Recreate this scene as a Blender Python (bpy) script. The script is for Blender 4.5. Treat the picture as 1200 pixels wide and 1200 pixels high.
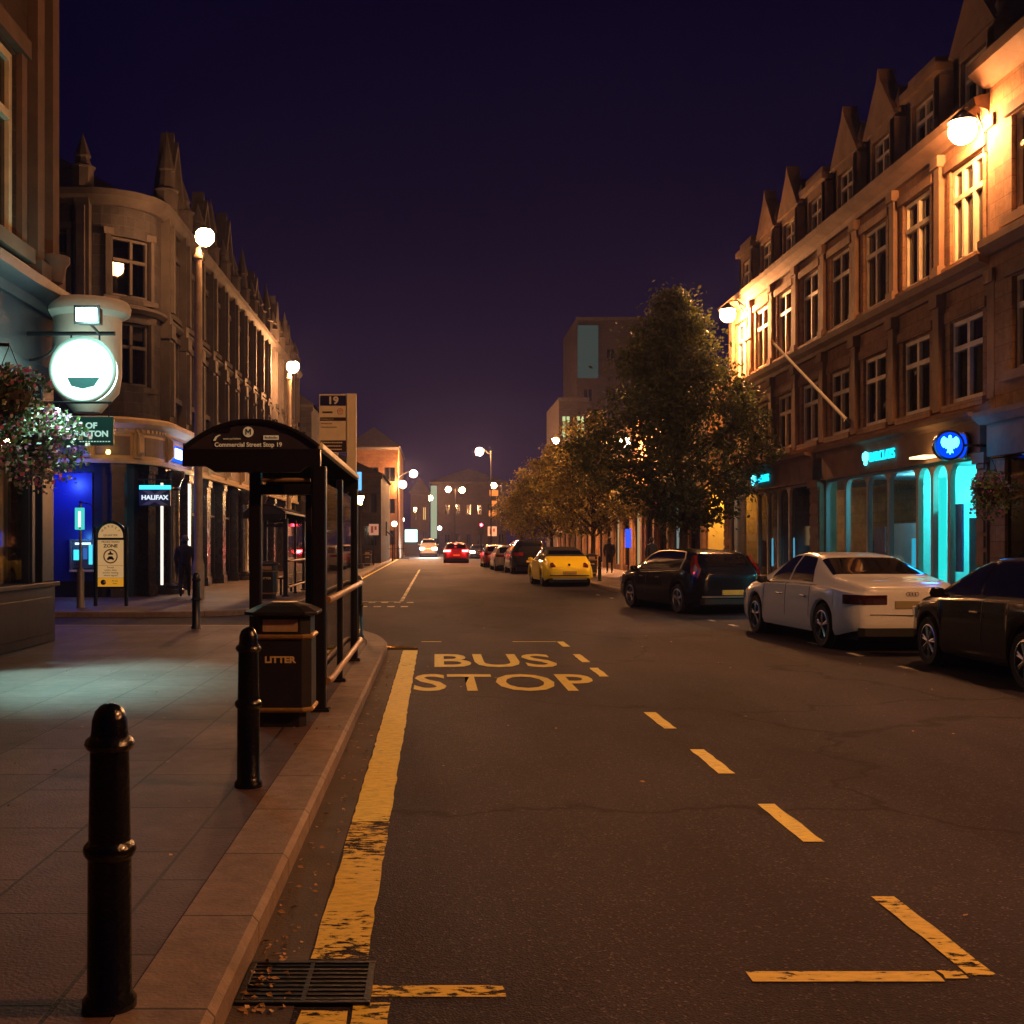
import bpy, bmesh, math, random
from mathutils import Vector, Matrix
random.seed(7)
R = math.radians
sc = bpy.context.scene
for o in list(bpy.data.objects): bpy.data.objects.remove(o)
COL = sc.collection

# ---------------------------------------------------------------- camera
cam = bpy.data.objects.new('camera', bpy.data.cameras.new('camera'))
COL.objects.link(cam); sc.camera = cam
cam.location = (0, 0, 1.6); cam.rotation_euler = (R(90), 0, 0)
cam.data.sensor_width = 36; cam.data.lens = 40.5
cam.data.shift_x = .075; cam.data.shift_y = .03
cam.data.clip_start = .05; cam.data.clip_end = 2000
# ---------------------------------------------------------------- sky: clear night over a lit town
W = bpy.data.worlds.new('World'); sc.world = W; W.use_nodes = True
nt = W.node_tree; N = nt.nodes; L_ = nt.links
bg = N['Background']; bg.inputs[1].default_value = .7
tc = N.new('ShaderNodeTexCoord'); sx = N.new('ShaderNodeSeparateXYZ'); cr = N.new('ShaderNodeValToRGB')
L_.new(tc.outputs['Generated'], sx.inputs[0]); L_.new(sx.outputs['Z'], cr.inputs[0])
e = cr.color_ramp.elements
e[0].position = 0.0; e[0].color = (.0170, .0062, .0230, 1)
e[1].position = 0.60; e[1].color = (.0004, .0002, .0080, 1)
k = e.new(.10); k.color = (.0062, .0026, .0190, 1)
k = e.new(.26); k.color = (.0012, .0006, .0120, 1)
L_.new(cr.outputs[0], bg.inputs[0])
sc.view_settings.view_transform = 'Standard'; sc.view_settings.look = 'None'
sc.view_settings.exposure = 0.62; sc.view_settings.gamma = 1
sc.cycles.max_bounces = 6; sc.cycles.transparent_max_bounces = 16
sc.cycles.sample_clamp_indirect = 6; sc.cycles.sample_clamp_direct = 0
SODIUM = (1.0, .43, .17)

# ---------------------------------------------------------------- materials
MATS = {}
def mat(name, col, rough=.6, metal=0., var=.0, scale=3., bump=0., bscale=40., spec=.5, coat=0., col2=None, emit=None, es=0.):
    if name in MATS: return MATS[name]
    m = bpy.data.materials.new(name); m.use_nodes = True; MATS[name] = m
    n = m.node_tree.nodes; l = m.node_tree.links; p = n['Principled BSDF']
    p.inputs['Base Color'].default_value = (*col, 1); p.inputs['Roughness'].default_value = rough
    p.inputs['Metallic'].default_value = metal; p.inputs['Specular IOR Level'].default_value = spec
    p.inputs['Coat Weight'].default_value = coat; p.inputs['Coat Roughness'].default_value = .04
    t = n.new('ShaderNodeTexCoord')
    if var or col2:
        no = n.new('ShaderNodeTexNoise'); no.inputs['Scale'].default_value = scale; no.inputs['Detail'].default_value = 8
        no.inputs['Roughness'].default_value = .65
        l.new(t.outputs['Object'], no.inputs['Vector'])
        ra = n.new('ShaderNodeValToRGB'); l.new(no.outputs['Fac'], ra.inputs[0])
        a = col; b = col2 or tuple(c*(1-var) for c in col)
        ra.color_ramp.elements[0].position = .34; ra.color_ramp.elements[0].color = (*b, 1)
        ra.color_ramp.elements[1].position = .66; ra.color_ramp.elements[1].color = (*a, 1)
        l.new(ra.outputs[0], p.inputs['Base Color'])
        mr = n.new('ShaderNodeMapRange'); mr.inputs[3].default_value = min(1, rough+.12); mr.inputs[4].default_value = max(.03, rough-.08)
        l.new(no.outputs['Fac'], mr.inputs[0]); l.new(mr.outputs[0], p.inputs['Roughness'])
    if bump:
        nb = n.new('ShaderNodeTexNoise'); nb.inputs['Scale'].default_value = bscale; nb.inputs['Detail'].default_value = 5
        l.new(t.outputs['Object'], nb.inputs['Vector'])
        bm = n.new('ShaderNodeBump'); bm.inputs['Strength'].default_value = bump; bm.inputs['Distance'].default_value = .02
        l.new(nb.outputs['Fac'], bm.inputs['Height']); l.new(bm.outputs[0], p.inputs['Normal'])
    if emit:
        p.inputs['Emission Color'].default_value = (*emit, 1); p.inputs['Emission Strength'].default_value = es
    return m
def glow(name, col, s):
    if name in MATS: return MATS[name]
    m = bpy.data.materials.new(name); m.use_nodes = True; MATS[name] = m
    n = m.node_tree.nodes; n.remove(n['Principled BSDF']); em = n.new('ShaderNodeEmission')
    em.inputs[0].default_value = (*col, 1); em.inputs[1].default_value = s
    m.node_tree.links.new(em.outputs[0], n['Material Output'].inputs[0]); return m
def glass(name, tint=(.9, .95, .95), ior=1.5, rough=.02, base=0.04):
    if name in MATS: return MATS[name]
    m = bpy.data.materials.new(name); m.use_nodes = True; MATS[name] = m
    n = m.node_tree.nodes; l = m.node_tree.links; n.remove(n['Principled BSDF'])
    tr = n.new('ShaderNodeBsdfTransparent'); tr.inputs[0].default_value = (*tint, 1)
    gl = n.new('ShaderNodeBsdfGlossy'); gl.inputs['Roughness'].default_value = rough
    gm = n.new('ShaderNodeNewGeometry'); dt = n.new('ShaderNodeVectorMath'); dt.operation = 'DOT_PRODUCT'; l.new(gm.outputs['Normal'], dt.inputs[0]); l.new(gm.outputs['Incoming'], dt.inputs[1])
    ab = n.new('ShaderNodeMath'); ab.operation = 'ABSOLUTE'; l.new(dt.outputs['Value'], ab.inputs[0]); om_ = n.new('ShaderNodeMath'); om_.operation = 'SUBTRACT'; om_.inputs[0].default_value = 1; l.new(ab.outputs[0], om_.inputs[1])
    fr = n.new('ShaderNodeMath'); fr.operation = 'POWER'; fr.inputs[1].default_value = 5; l.new(om_.outputs[0], fr.inputs[0])
    ad = n.new('ShaderNodeMath'); ad.operation = 'ADD'; ad.inputs[1].default_value = base; ad.use_clamp = True
    mx = n.new('ShaderNodeMixShader'); l.new(fr.outputs[0], ad.inputs[0]); l.new(ad.outputs[0], mx.inputs[0])
    l.new(tr.outputs[0], mx.inputs[1]); l.new(gl.outputs[0], mx.inputs[2]); l.new(mx.outputs[0], n['Material Output'].inputs[0])
    return m
def masonry(name, c1, c2, mortar, bw, bh, axes='yz', ms=.012, bump=.5, rough=.85, off=.5, big=.25, spec=.3):
    """coursed stone, brick or slabs laid in the plane given by axes"""
    if name in MATS: return MATS[name]
    m = bpy.data.materials.new(name); m.use_nodes = True; MATS[name] = m
    n = m.node_tree.nodes; l = m.node_tree.links; p = n['Principled BSDF']
    t = n.new('ShaderNodeTexCoord'); s = n.new('ShaderNodeSeparateXYZ'); c = n.new('ShaderNodeCombineXYZ')
    l.new(t.outputs['Object'], s.inputs[0])
    if axes == 'wall':                      # works on walls facing either way
        a = n.new('ShaderNodeMath'); a.operation = 'ADD'; l.new(s.outputs['X'], a.inputs[0]); l.new(s.outputs['Y'], a.inputs[1])
        l.new(a.outputs[0], c.inputs[0]); l.new(s.outputs['Z'], c.inputs[1])
    else:
        l.new(s.outputs[axes[0].upper()], c.inputs[0]); l.new(s.outputs[axes[1].upper()], c.inputs[1])
    b = n.new('ShaderNodeTexBrick'); l.new(c.outputs[0], b.inputs['Vector']); b.offset = off
    b.inputs['Scale'].default_value = 1; b.inputs['Brick Width'].default_value = bw; b.inputs['Row Height'].default_value = bh
    b.inputs['Mortar Size'].default_value = ms; b.inputs['Mortar Smooth'].default_value = .3
    b.inputs['Color1'].default_value = (*c1, 1); b.inputs['Color2'].default_value = (*c2, 1); b.inputs['Mortar'].default_value = (*mortar, 1)
    no = n.new('ShaderNodeTexNoise'); no.inputs['Scale'].default_value = .55; no.inputs['Detail'].default_value = 9; no.inputs['Roughness'].default_value = .7
    l.new(t.outputs['Object'], no.inputs['Vector'])
    mr = n.new('ShaderNodeMapRange'); mr.inputs[1].default_value = .3; mr.inputs[2].default_value = .7
    mr.inputs[3].default_value = 1-big; mr.inputs[4].default_value = 1+big
    l.new(no.outputs['Fac'], mr.inputs[0])
    n2 = n.new('ShaderNodeTexNoise'); n2.inputs['Scale'].default_value = 7; n2.inputs['Detail'].default_value = 10; n2.inputs['Roughness'].default_value = .75
    l.new(t.outputs['Object'], n2.inputs['Vector']); m3 = n.new('ShaderNodeMapRange'); m3.inputs[1].default_value = .35; m3.inputs[2].default_value = .65; m3.inputs[3].default_value = .72; m3.inputs[4].default_value = 1.22
    l.new(n2.outputs['Fac'], m3.inputs[0]); mm = n.new('ShaderNodeMath'); mm.operation = 'MULTIPLY'; l.new(m3.outputs[0], mm.inputs[0]); l.new(mr.outputs[0], mm.inputs[1])
    mx = n.new('ShaderNodeVectorMath'); mx.operation = 'SCALE'; l.new(b.outputs['Color'], mx.inputs[0]); l.new(mm.outputs[0], mx.inputs['Scale'])
    l.new(mx.outputs[0], p.inputs['Base Color'])
    nf = n.new('ShaderNodeTexNoise'); nf.inputs['Scale'].default_value = 60; nf.inputs['Detail'].default_value = 4
    l.new(t.outputs['Object'], nf.inputs['Vector'])
    inv = n.new('ShaderNodeMath'); inv.operation = 'MULTIPLY_ADD'; inv.inputs[1].default_value = -1.6; 
    l.new(b.outputs['Fac'], inv.inputs[0]); l.new(nf.outputs['Fac'], inv.inputs[2])
    bm = n.new('ShaderNodeBump'); bm.inputs['Strength'].default_value = bump; bm.inputs['Distance'].default_value = .012
    l.new(inv.outputs[0], bm.inputs['Height']); l.new(bm.outputs[0], p.inputs['Normal'])
    r2 = n.new('ShaderNodeMapRange'); r2.inputs[3].default_value = min(1, rough+.12); r2.inputs[4].default_value = rough-.18
    l.new(no.outputs['Fac'], r2.inputs[0]); l.new(r2.outputs[0], p.inputs['Roughness'])
    p.inputs['Specular IOR Level'].default_value = spec
    return m
def asphalt():
    m = bpy.data.materials.new('asphalt'); m.use_nodes = True; n = m.node_tree.nodes; l = m.node_tree.links; p = n['Principled BSDF']
    t = n.new('ShaderNodeTexCoord')
    v = n.new('ShaderNodeTexVoronoi'); v.inputs['Scale'].default_value = 105; l.new(t.outputs['Object'], v.inputs['Vector'])
    f = n.new('ShaderNodeTexNoise'); f.inputs['Scale'].default_value = 130; f.inputs['Detail'].default_value = 4; l.new(t.outputs['Object'], f.inputs['Vector'])
    b = n.new('ShaderNodeTexNoise'); b.inputs['Scale'].default_value = .42; b.inputs['Detail'].default_value = 7; b.inputs['Roughness'].default_value = .62
    mp = n.new('ShaderNodeMapping'); mp.inputs['Scale'].default_value = (1, .35, 1); l.new(t.outputs['Object'], mp.inputs[0]); l.new(mp.outputs[0], b.inputs['Vector'])
    # chippings: some stones pale, most dark
    ra = n.new('ShaderNodeValToRGB'); l.new(v.outputs['Color'], ra.inputs[0])
    ra.color_ramp.elements[0].position = .0; ra.color_ramp.elements[0].color = (.0165, .0124, .026, 1)
    ra.color_ramp.elements[1].position = .80; ra.color_ramp.elements[1].color = (.040, .030, .050, 1)
    q = ra.color_ramp.elements.new(.97); q.color = (.15, .12, .13, 1)
    mr = n.new('ShaderNodeMapRange'); mr.inputs[1].default_value = .32; mr.inputs[2].default_value = .68; mr.inputs[3].default_value = .55; mr.inputs[4].default_value = 1.4
    l.new(b.outputs['Fac'], mr.inputs[0])
    mx = n.new('ShaderNodeVectorMath'); mx.operation = 'SCALE'; l.new(ra.outputs[0], mx.inputs[0]); l.new(mr.outputs[0], mx.inputs['Scale'])
    # cracks and joints
    ck = n.new('ShaderNodeTexVoronoi'); ck.feature = 'DISTANCE_TO_EDGE'; ck.inputs['Scale'].default_value = .23
    ds = n.new('ShaderNodeTexNoise'); ds.inputs['Scale'].default_value = 1.4; ds.inputs['Detail'].default_value = 6; l.new(t.outputs['Object'], ds.inputs['Vector'])
    dv = n.new('ShaderNodeVectorMath'); dv.operation = 'MULTIPLY_ADD'; dv.inputs[1].default_value = (1.2, 1.2, 0); l.new(ds.outputs['Color'], dv.inputs[0]); l.new(t.outputs['Object'], dv.inputs[2])
    l.new(dv.outputs[0], ck.inputs['Vector'])
    cm = n.new('ShaderNodeMapRange'); cm.inputs[1].default_value = .0015; cm.inputs[2].default_value = .010; cm.inputs[3].default_value = .30; cm.inputs[4].default_value = 1
    l.new(ck.outputs['Distance'], cm.inputs[0])
    m2 = n.new('ShaderNodeVectorMath'); m2.operation = 'SCALE'; l.new(mx.outputs[0], m2.inputs[0]); l.new(cm.outputs[0], m2.inputs['Scale'])
    l.new(m2.outputs[0], p.inputs['Base Color'])
    bm = n.new('ShaderNodeBump'); bm.inputs['Strength'].default_value = .55; bm.inputs['Distance'].default_value = .012
    ad = n.new('ShaderNodeMath'); ad.operation = 'ADD'; l.new(v.outputs['Distance'], ad.inputs[0]); l.new(f.outputs['Fac'], ad.inputs[1])
    l.new(ad.outputs[0], bm.inputs['Height']); l.new(bm.outputs[0], p.inputs['Normal'])
    rr = n.new('ShaderNodeMapRange'); rr.inputs[3].default_value = .85; rr.inputs[4].default_value = .62; l.new(b.outputs['Fac'], rr.inputs[0]); l.new(rr.outputs[0], p.inputs['Roughness'])
    p.inputs['Specular IOR Level'].default_value = .2
    MATS['asphalt'] = m; return m
def roadpaint(name, col, wear):
    """thermoplastic line paint worn through to bare asphalt; the worn spots are real holes in the film"""
    m = bpy.data.materials.new(name); m.use_nodes = True; n = m.node_tree.nodes; l = m.node_tree.links; p = n['Principled BSDF']
    t = n.new('ShaderNodeTexCoord'); a = n.new('ShaderNodeTexNoise'); a.inputs['Scale'].default_value = 16; a.inputs['Detail'].default_value = 9; a.inputs['Roughness'].default_value = .72
    mp = n.new('ShaderNodeMapping'); mp.inputs['Scale'].default_value = (.7, 1.8, 1); l.new(t.outputs['Object'], mp.inputs[0]); l.new(mp.outputs[0], a.inputs['Vector'])
    b = n.new('ShaderNodeTexNoise'); b.inputs['Scale'].default_value = 1.3; b.inputs['Detail'].default_value = 3; l.new(t.outputs['Object'], b.inputs['Vector'])
    ml = n.new('ShaderNodeMath'); ml.operation = 'MULTIPLY_ADD'; ml.inputs[1].default_value = .55; l.new(b.outputs['Fac'], ml.inputs[0]); l.new(a.outputs['Fac'], ml.inputs[2])
    cp = n.new('ShaderNodeMapRange'); cp.inputs[1].default_value = wear; cp.inputs[2].default_value = wear+.02; l.new(ml.outputs[0], cp.inputs[0])
    ra = n.new('ShaderNodeValToRGB'); l.new(a.outputs['Fac'], ra.inputs[0])
    ra.color_ramp.elements[0].position = .3; ra.color_ramp.elements[0].color = (*[c*.55 for c in col], 1)
    ra.color_ramp.elements[1].position = .55; ra.color_ramp.elements[1].color = (*col, 1)
    l.new(ra.outputs[0], p.inputs['Base Color']); p.inputs['Roughness'].default_value = .6
    tr = n.new('ShaderNodeBsdfTransparent'); mx = n.new('ShaderNodeMixShader')
    l.new(cp.outputs[0], mx.inputs[0]); l.new(tr.outputs[0], mx.inputs[1]); l.new(p.outputs[0], mx.inputs[2]); l.new(mx.outputs[0], n['Material Output'].inputs[0])
    MATS[name] = m; return m

M_ = dict(
 asphalt=asphalt(),
 yellow=roadpaint('yellow_paint', (.92, .74, .09), .565), yellow_worn=roadpaint('yellow_paint_worn', (.82, .60, .08), .70),
 white_line=roadpaint('white_paint', (.7, .66, .55), .74),
 slabs=masonry('paving_slabs', (.074, .043, .043), (.115, .070, .068), (.025, .018, .018), .92, .61, 'yx', ms=.010, bump=.45, rough=.66, big=.30, spec=.4),
 kerb=masonry('kerb_stone', (.20, .145, .115), (.25, .185, .15), (.06, .05, .045), .914, 5.0, 'yx', ms=.008, bump=.4, rough=.7, off=0, big=.22),
 gutter=mat('gutter_concrete', (.085, .062, .055), .72, var=.4, scale=2.2, bump=.3, bscale=90),
 iron=mat('cast_iron', (.012, .012, .014), .5, metal=.3, var=.3, bump=.2, bscale=60),
 blackpaint=mat('gloss_black_paint', (.005, .005, .008), .20, var=.3, scale=9, bump=.22, bscale=55, coat=.2),
 bindark=mat('bin_black', (.020, .017, .019), .42, var=.35, scale=7, bump=.08, bscale=30),
 gold=mat('gold_band', (.55, .33, .10), .38, metal=.65, var=.3, scale=20),
 goldpaint=mat('gold_letter_paint', (.85, .62, .28), .5, var=.25, scale=60),
 rail=mat('varnished_rail', (.42, .25, .13), .42, var=.3, scale=12),
 shelter=mat('shelter_paint', (.012, .011, .014), .34, var=.3, scale=8),
 roofdark=mat('smoked_polycarbonate', (.055, .045, .048), .22, var=.2, scale=6, coat=.3),
 cream=mat('cream_enamel', (.86, .76, .55), .45, var=.10, scale=8),
 navy=mat('navy_enamel', (.018, .022, .10), .4, var=.15),
 white=mat('white_vinyl', (.78, .76, .70), .5),
 red=mat('red_vinyl', (.55, .05, .04), .5),
 ink=mat('black_vinyl', (.014, .012, .014), .5),
 tyre=mat('tyre_rubber', (.014, .014, .014), .8, var=.3, bump=.2, bscale=60),
 alloy=mat('alloy', (.42, .42, .44), .30, metal=.9, var=.2, scale=20),
 chrome=mat('chrome', (.75, .74, .72), .12, metal=1),
 plastic=mat('black_plastic', (.012, .012, .013), .5),
 carglass=mat('car_glass', (.006, .007, .009), .05, spec=.8, coat=.6),
 plate=mat('yellow_plate', (.62, .42, .07), .4, var=.2, scale=40),
 lampred=mat('tail_lens', (.16, .008, .008), .12, coat=.6),
 lampdark=mat('tail_lens_dark', (.035, .006, .008), .10, coat=.6),
 lens=mat('clear_lens', (.5, .5, .5), .1, coat=.6),
 slate=masonry('roof_slate', (.05, .045, .05), (.07, .062, .066), (.02, .02, .02), .3, .22, 'wall', ms=.008, rough=.6),
 sand=masonry('sandstone', (.25, .130, .062), (.31, .170, .085), (.15, .082, .045), .62, .30, 'wall', ms=.008, bump=.4, rough=.85, big=.28),
 sandtrim=mat('sandstone_trim', (.28, .155, .080), .8, var=.35, scale=1.7, bump=.3, bscale=30),
 pale=mat('painted_window_wood', (.74, .60, .40), .55, var=.25, scale=4),
 soot=masonry('sooty_stone', (.024, .023, .027), (.040, .036, .040), (.05, .045, .04), .55, .28, 'wall', ms=.01, bump=.6, rough=.85, big=.35),
 soottrim=mat('sooty_stone_trim', (.056, .048, .046), .8, var=.45, scale=1.6, bump=.4, bscale=24),
 creamtrim=mat('cream_painted_cornice', (.62, .47, .27), .6, var=.22, scale=1.4, bump=.15, bscale=20),
 darkstone=mat('polished_dark_stone', (.030, .027, .032), .25, var=.4, scale=3, bump=.05),
 darkwood=mat('dark_painted_wood', (.013, .013, .022), .35, var=.3, scale=4),
 bluepanel=mat('blue_panel', (.012, .022, .22), .35, var=.2),
 leaf=None,
 bark=mat('bark', (.060, .042, .030), .9, var=.45, scale=6, bump=.9, bscale=22),
 winglass=glass('window_glass', (.25, .26, .30), 1.5, .03, .04),
 shopglass=glass('shop_glass', (.88, .93, .93), 1.45, .02, .03),
 shelterglass=glass('shelter_glass', (.62, .60, .60), 1.5, .03, .03),
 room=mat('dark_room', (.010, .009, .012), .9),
)

# ---------------------------------------------------------------- mesh helpers
class MB:
    def __init__(s, off=(0, 0, 0)): s.v = []; s.f = []; s.off = Vector(off)
    def add(s, vs, fs):
        b = len(s.v); s.v += [tuple(v) for v in vs]; s.f += [tuple(i+b for i in f) for f in fs]; return s
    def box(s, x0, x1, y0, y1, z0, z1):
        if x0 > x1: x0, x1 = x1, x0
        if y0 > y1: y0, y1 = y1, y0
        return s.add([(x0,y0,z0),(x1,y0,z0),(x1,y1,z0),(x0,y1,z0),(x0,y0,z1),(x1,y0,z1),(x1,y1,z1),(x0,y1,z1)],
                     [(0,3,2,1),(4,5,6,7),(0,1,5,4),(1,2,6,5),(2,3,7,6),(3,0,4,7)])
    def obox(s, c, size, mtx):
        hx, hy, hz = [a/2 for a in size]; c = Vector(c)
        vs = [c+mtx@Vector(p) for p in ((-hx,-hy,-hz),(hx,-hy,-hz),(hx,hy,-hz),(-hx,hy,-hz),(-hx,-hy,hz),(hx,-hy,hz),(hx,hy,hz),(-hx,hy,hz))]
        return s.add(vs, [(0,3,2,1),(4,5,6,7),(0,1,5,4),(1,2,6,5),(2,3,7,6),(3,0,4,7)])
    def tube(s, pts, r, n=10, caps=True):
        pts = [Vector(p) for p in pts]; rs = r if isinstance(r, (list, tuple)) else [r]*len(pts); b = []
        for i, p in enumerate(pts):
            d = (pts[min(i+1, len(pts)-1)]-pts[max(i-1, 0)]).normalized()
            u = d.orthogonal().normalized() if i == 0 else (u0-d*u0.dot(d)).normalized()
            u0 = u; w = d.cross(u)
            b.append([p+(u*math.cos(2*math.pi*k/n)+w*math.sin(2*math.pi*k/n))*rs[i] for k in range(n)])
        vs = [q for ring in b for q in ring]; fs = []
        for i in range(len(pts)-1):
            for k in range(n): fs.append((i*n+k, i*n+(k+1)%n, (i+1)*n+(k+1)%n, (i+1)*n+k))
        if caps: fs += [tuple(range(n))[::-1], tuple((len(pts)-1)*n+k for k in range(n))]
        return s.add(vs, fs)
    def lathe(s, prof, c=(0,0,0), n=24, ang=0):
        vs = []; fs = []
        for r, z in prof:
            for k in range(n):
                a = 2*math.pi*k/n+ang; vs.append((c[0]+r*math.cos(a), c[1]+r*math.sin(a), c[2]+z))
        m = len(prof)
        for i in range(m-1):
            for k in range(n): fs.append((i*n+k, i*n+(k+1)%n, (i+1)*n+(k+1)%n, (i+1)*n+k))
        if prof[0][0] > 1e-4: fs.append(tuple(range(n))[::-1])
        if prof[-1][0] > 1e-4: fs.append(tuple((m-1)*n+k for k in range(n)))
        return s.add(vs, fs)
    def prism(s, poly, f0, f1):
        """poly of (a,b) pairs; f0, f1 map a pair to 3-D for the two ends"""
        n = len(poly); vs = [f0(*p) for p in poly]+[f1(*p) for p in poly]
        return s.add(vs, [tuple(range(n))[::-1], tuple(range(n, 2*n))]+[(i, (i+1) % n, n+(i+1) % n, n+i) for i in range(n)])
    def sphere(s, c, r, n=16, m=10, sz=1.):
        pr = [(max(r*math.sin(math.pi*i/m), 0), -r*math.cos(math.pi*i/m)*sz) for i in range(m+1)]
        return s.lathe(pr, c, n)
    def quad(s, a, b, c, d): return s.add([a, b, c, d], [(0, 1, 2, 3)])
    def build(s, name, m, parent=None, smooth=False, bevel=0, seg=2, fix=False):
        me = bpy.data.meshes.new(name); me.from_pydata([tuple(Vector(v)-s.off) for v in s.v], [], s.f); me.update()
        bm = bmesh.new(); bm.from_mesh(me)
        if fix: bmesh.ops.remove_doubles(bm, verts=bm.verts, dist=1e-5)
        bmesh.ops.recalc_face_normals(bm, faces=bm.faces); bm.to_mesh(me); bm.free()
        o = bpy.data.objects.new(name, me); COL.objects.link(o)
        if m: me.materials.append(m)
        if parent is not None: o.parent = parent
        else: o.location = s.off
        if smooth:
            for p in me.polygons: p.use_smooth = True
            if smooth != 'all':
                mo = o.modifiers.new('es', 'EDGE_SPLIT'); mo.split_angle = R(38)
        if bevel:
            mo = o.modifiers.new('bv', 'BEVEL'); mo.width = bevel; mo.segments = seg; mo.limit_method = 'ANGLE'; mo.angle_limit = R(40)
            o.modifiers.move(len(o.modifiers)-1, 0)
        return o
def tag(o, label=None, cat=None, group=None, kind=None):
    if label: o['label'] = label
    if cat: o['category'] = cat
    if group: o['group'] = group
    if kind: o['kind'] = kind
    return o
def empty(name, loc, rz=0, label=None, cat=None, group=None):
    o = bpy.data.objects.new(name, None); COL.objects.link(o); o.location = loc; o.rotation_euler = (0, 0, rz); o.empty_display_size = .1
    return tag(o, label, cat, group)
def kids(o): return [c for c in bpy.data.objects if c.parent == o]
def copy_tree(o, parent=None):
    c = o.copy(); COL.objects.link(c); c.parent = parent
    for ch in kids(o): copy_tree(ch, c)
    return c
def text(body, size, loc, rot, m, parent, name='lettering', ext=.004, sx=1, bold=0, align='CENTER'):
    cu = bpy.data.curves.new('t', 'FONT'); cu.body = body; cu.size = size; cu.extrude = ext; cu.offset = bold
    cu.align_x = align; cu.align_y = 'CENTER'; cu.resolution_u = 3
    t = bpy.data.objects.new('t', cu); COL.objects.link(t)
    dg = bpy.context.evaluated_depsgraph_get(); dg.update()
    me = bpy.data.meshes.new_from_object(t.evaluated_get(dg)); me.name = name
    bpy.data.objects.remove(t); bpy.data.curves.remove(cu)
    me.materials.clear(); me.materials.append(m)
    o = bpy.data.objects.new(name, me); COL.objects.link(o); o.parent = parent
    o.location = loc; o.rotation_euler = rot; o.scale = (sx, 1, 1); return o
FACE = (R(90), 0, 0)                  # text read by someone looking along +Y
FACEL = (R(90), 0, R(-90))            # on a wall at the right of the street, read from the street
FACER = (R(90), 0, R(90))             # on a wall at the left of the street
def struct(o): o['kind'] = 'structure'; return o
def point(name, loc, col, w, r, parent=None):
    d = bpy.data.lights.new(name, 'POINT'); d.color = col; d.energy = w; d.shadow_soft_size = r
    o = bpy.data.objects.new(name, d); COL.objects.link(o); o.location = loc
    if parent: o.parent = parent
    return o

# ---------------------------------------------------------------- night haze over the street
hz = MB().box(-70, 70, -25, 262, -1.5, 34).build('haze', None); hz['kind'] = 'stuff'
hm_ = bpy.data.materials.new('haze'); hm_.use_nodes = True; hn = hm_.node_tree.nodes; hn.remove(hn['Principled BSDF'])
hv = hn.new('ShaderNodeVolumePrincipled'); hv.inputs['Color'].default_value = (.36, .42, 1, 1); hv.inputs['Density'].default_value = .0005; hv.inputs['Anisotropy'].default_value = .55
hm_.node_tree.links.new(hv.outputs[0], hn['Material Output'].inputs['Volume']); hz.data.materials.append(hm_)
sc.cycles.volume_bounces = 0

# ---------------------------------------------------------------- ground, road, pavements
g = struct(MB().box(-400, 400, -60, 900, -.6, -.02).build('ground', mat('dark_ground', (.05, .045, .04), .9, var=.3)))
road = struct(MB().add([(-16,-20,0),(9.5,-20,0),(9.5,260,0),(-16,260,0)], [(0,1,2,3)]).build('road', M_['asphalt']))
def offset_line(pl, d):
    out = []
    for i, p in enumerate(pl):
        a = Vector(pl[max(i-1, 0)]); b = Vector(pl[min(i+1, len(pl)-1)]); t = (b-a).normalized()
        out.append((p[0]-t.y*d, p[1]+t.x*d))
    return out
def smoothline(pl, it=2):
    for _ in range(it):
        q = [pl[0]]
        for a, b in zip(pl, pl[1:]):
            q += [(a[0]*.75+b[0]*.25, a[1]*.75+b[1]*.25), (a[0]*.25+b[0]*.75, a[1]*.25+b[1]*.75)]
        q.append(pl[-1]); pl = q
    return pl
def kerb_and_pavement(line, side, far, pname, kname):
    """line: outer kerb edge; side: +1 if the pavement is to the left of the line; far: closing points"""
    inn = offset_line(line, .30*side); n = len(line); m = MB()
    prof = lambda o, i: [(o[0], o[1], -.01), (o[0], o[1], .095), (o[0]+(i[0]-o[0])*.08, o[1]+(i[1]-o[1])*.08, .12), (i[0], i[1], .121), (i[0], i[1], -.01)]
    vs = [q for o, i in zip(line, inn) for q in prof(o, i)]; fs = []
    for a in range(n-1):
        for k in range(5): fs.append((a*5+k, a*5+(k+1) % 5, a*5+5+(k+1) % 5, a*5+5+k))
    m.add(vs, fs); struct(m.build(kname, M_['kerb'], smooth=False))
    i2 = offset_line(line, .306*side)
    poly = [(x, y, .118) for x, y in i2]+[(x, y, .118) for x, y in far]
    p = MB().add(poly, [tuple(range(len(poly)))]); struct(p.build(pname, M_['slabs']))
near = [(-.70,-12),(-.70,0),(-.70,16.6)]+smoothline([(-.70,16.8),(-.74,17.6),(-1.0,19.0),(-1.5,20.1),(-2.6,20.7),(-4,20.8)],2)+[(-16,20.9)]
kerb_and_pavement(near, 1, [(-16,-12)], 'pavement', 'kerb')
hal = [(-16,24.7),(-7,24.7)]+smoothline([(-6.9,24.7),(-5,24.8),(-3.8,26),(-3.45,29),(-3.4,34)],2)+[(-3.4,60),(-3.9,90),(-4.4,200)]
kerb_and_pavement(hal, 1, [(-16,200)], 'pavement', 'kerb')
rt = [(8.4,-12),(8.4,19)]+smoothline([(8.4,19.5),(8.3,22),(7.26,27),(6.1,33.5),(5.85,37),(5.8,42)],2)+[(5.8,70),(5.6,200)]
kerb_and_pavement(rt, -1, [(30,200),(30,-12)], 'pavement', 'kerb')
gl = MB().add([(-.703,-12,.004),(-.485,-12,.004),(-.485,17.2,.004),(-.72,17.2,.004)], [(0,1,2,3)]); struct(gl.build('gutter', M_['gutter']))
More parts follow.
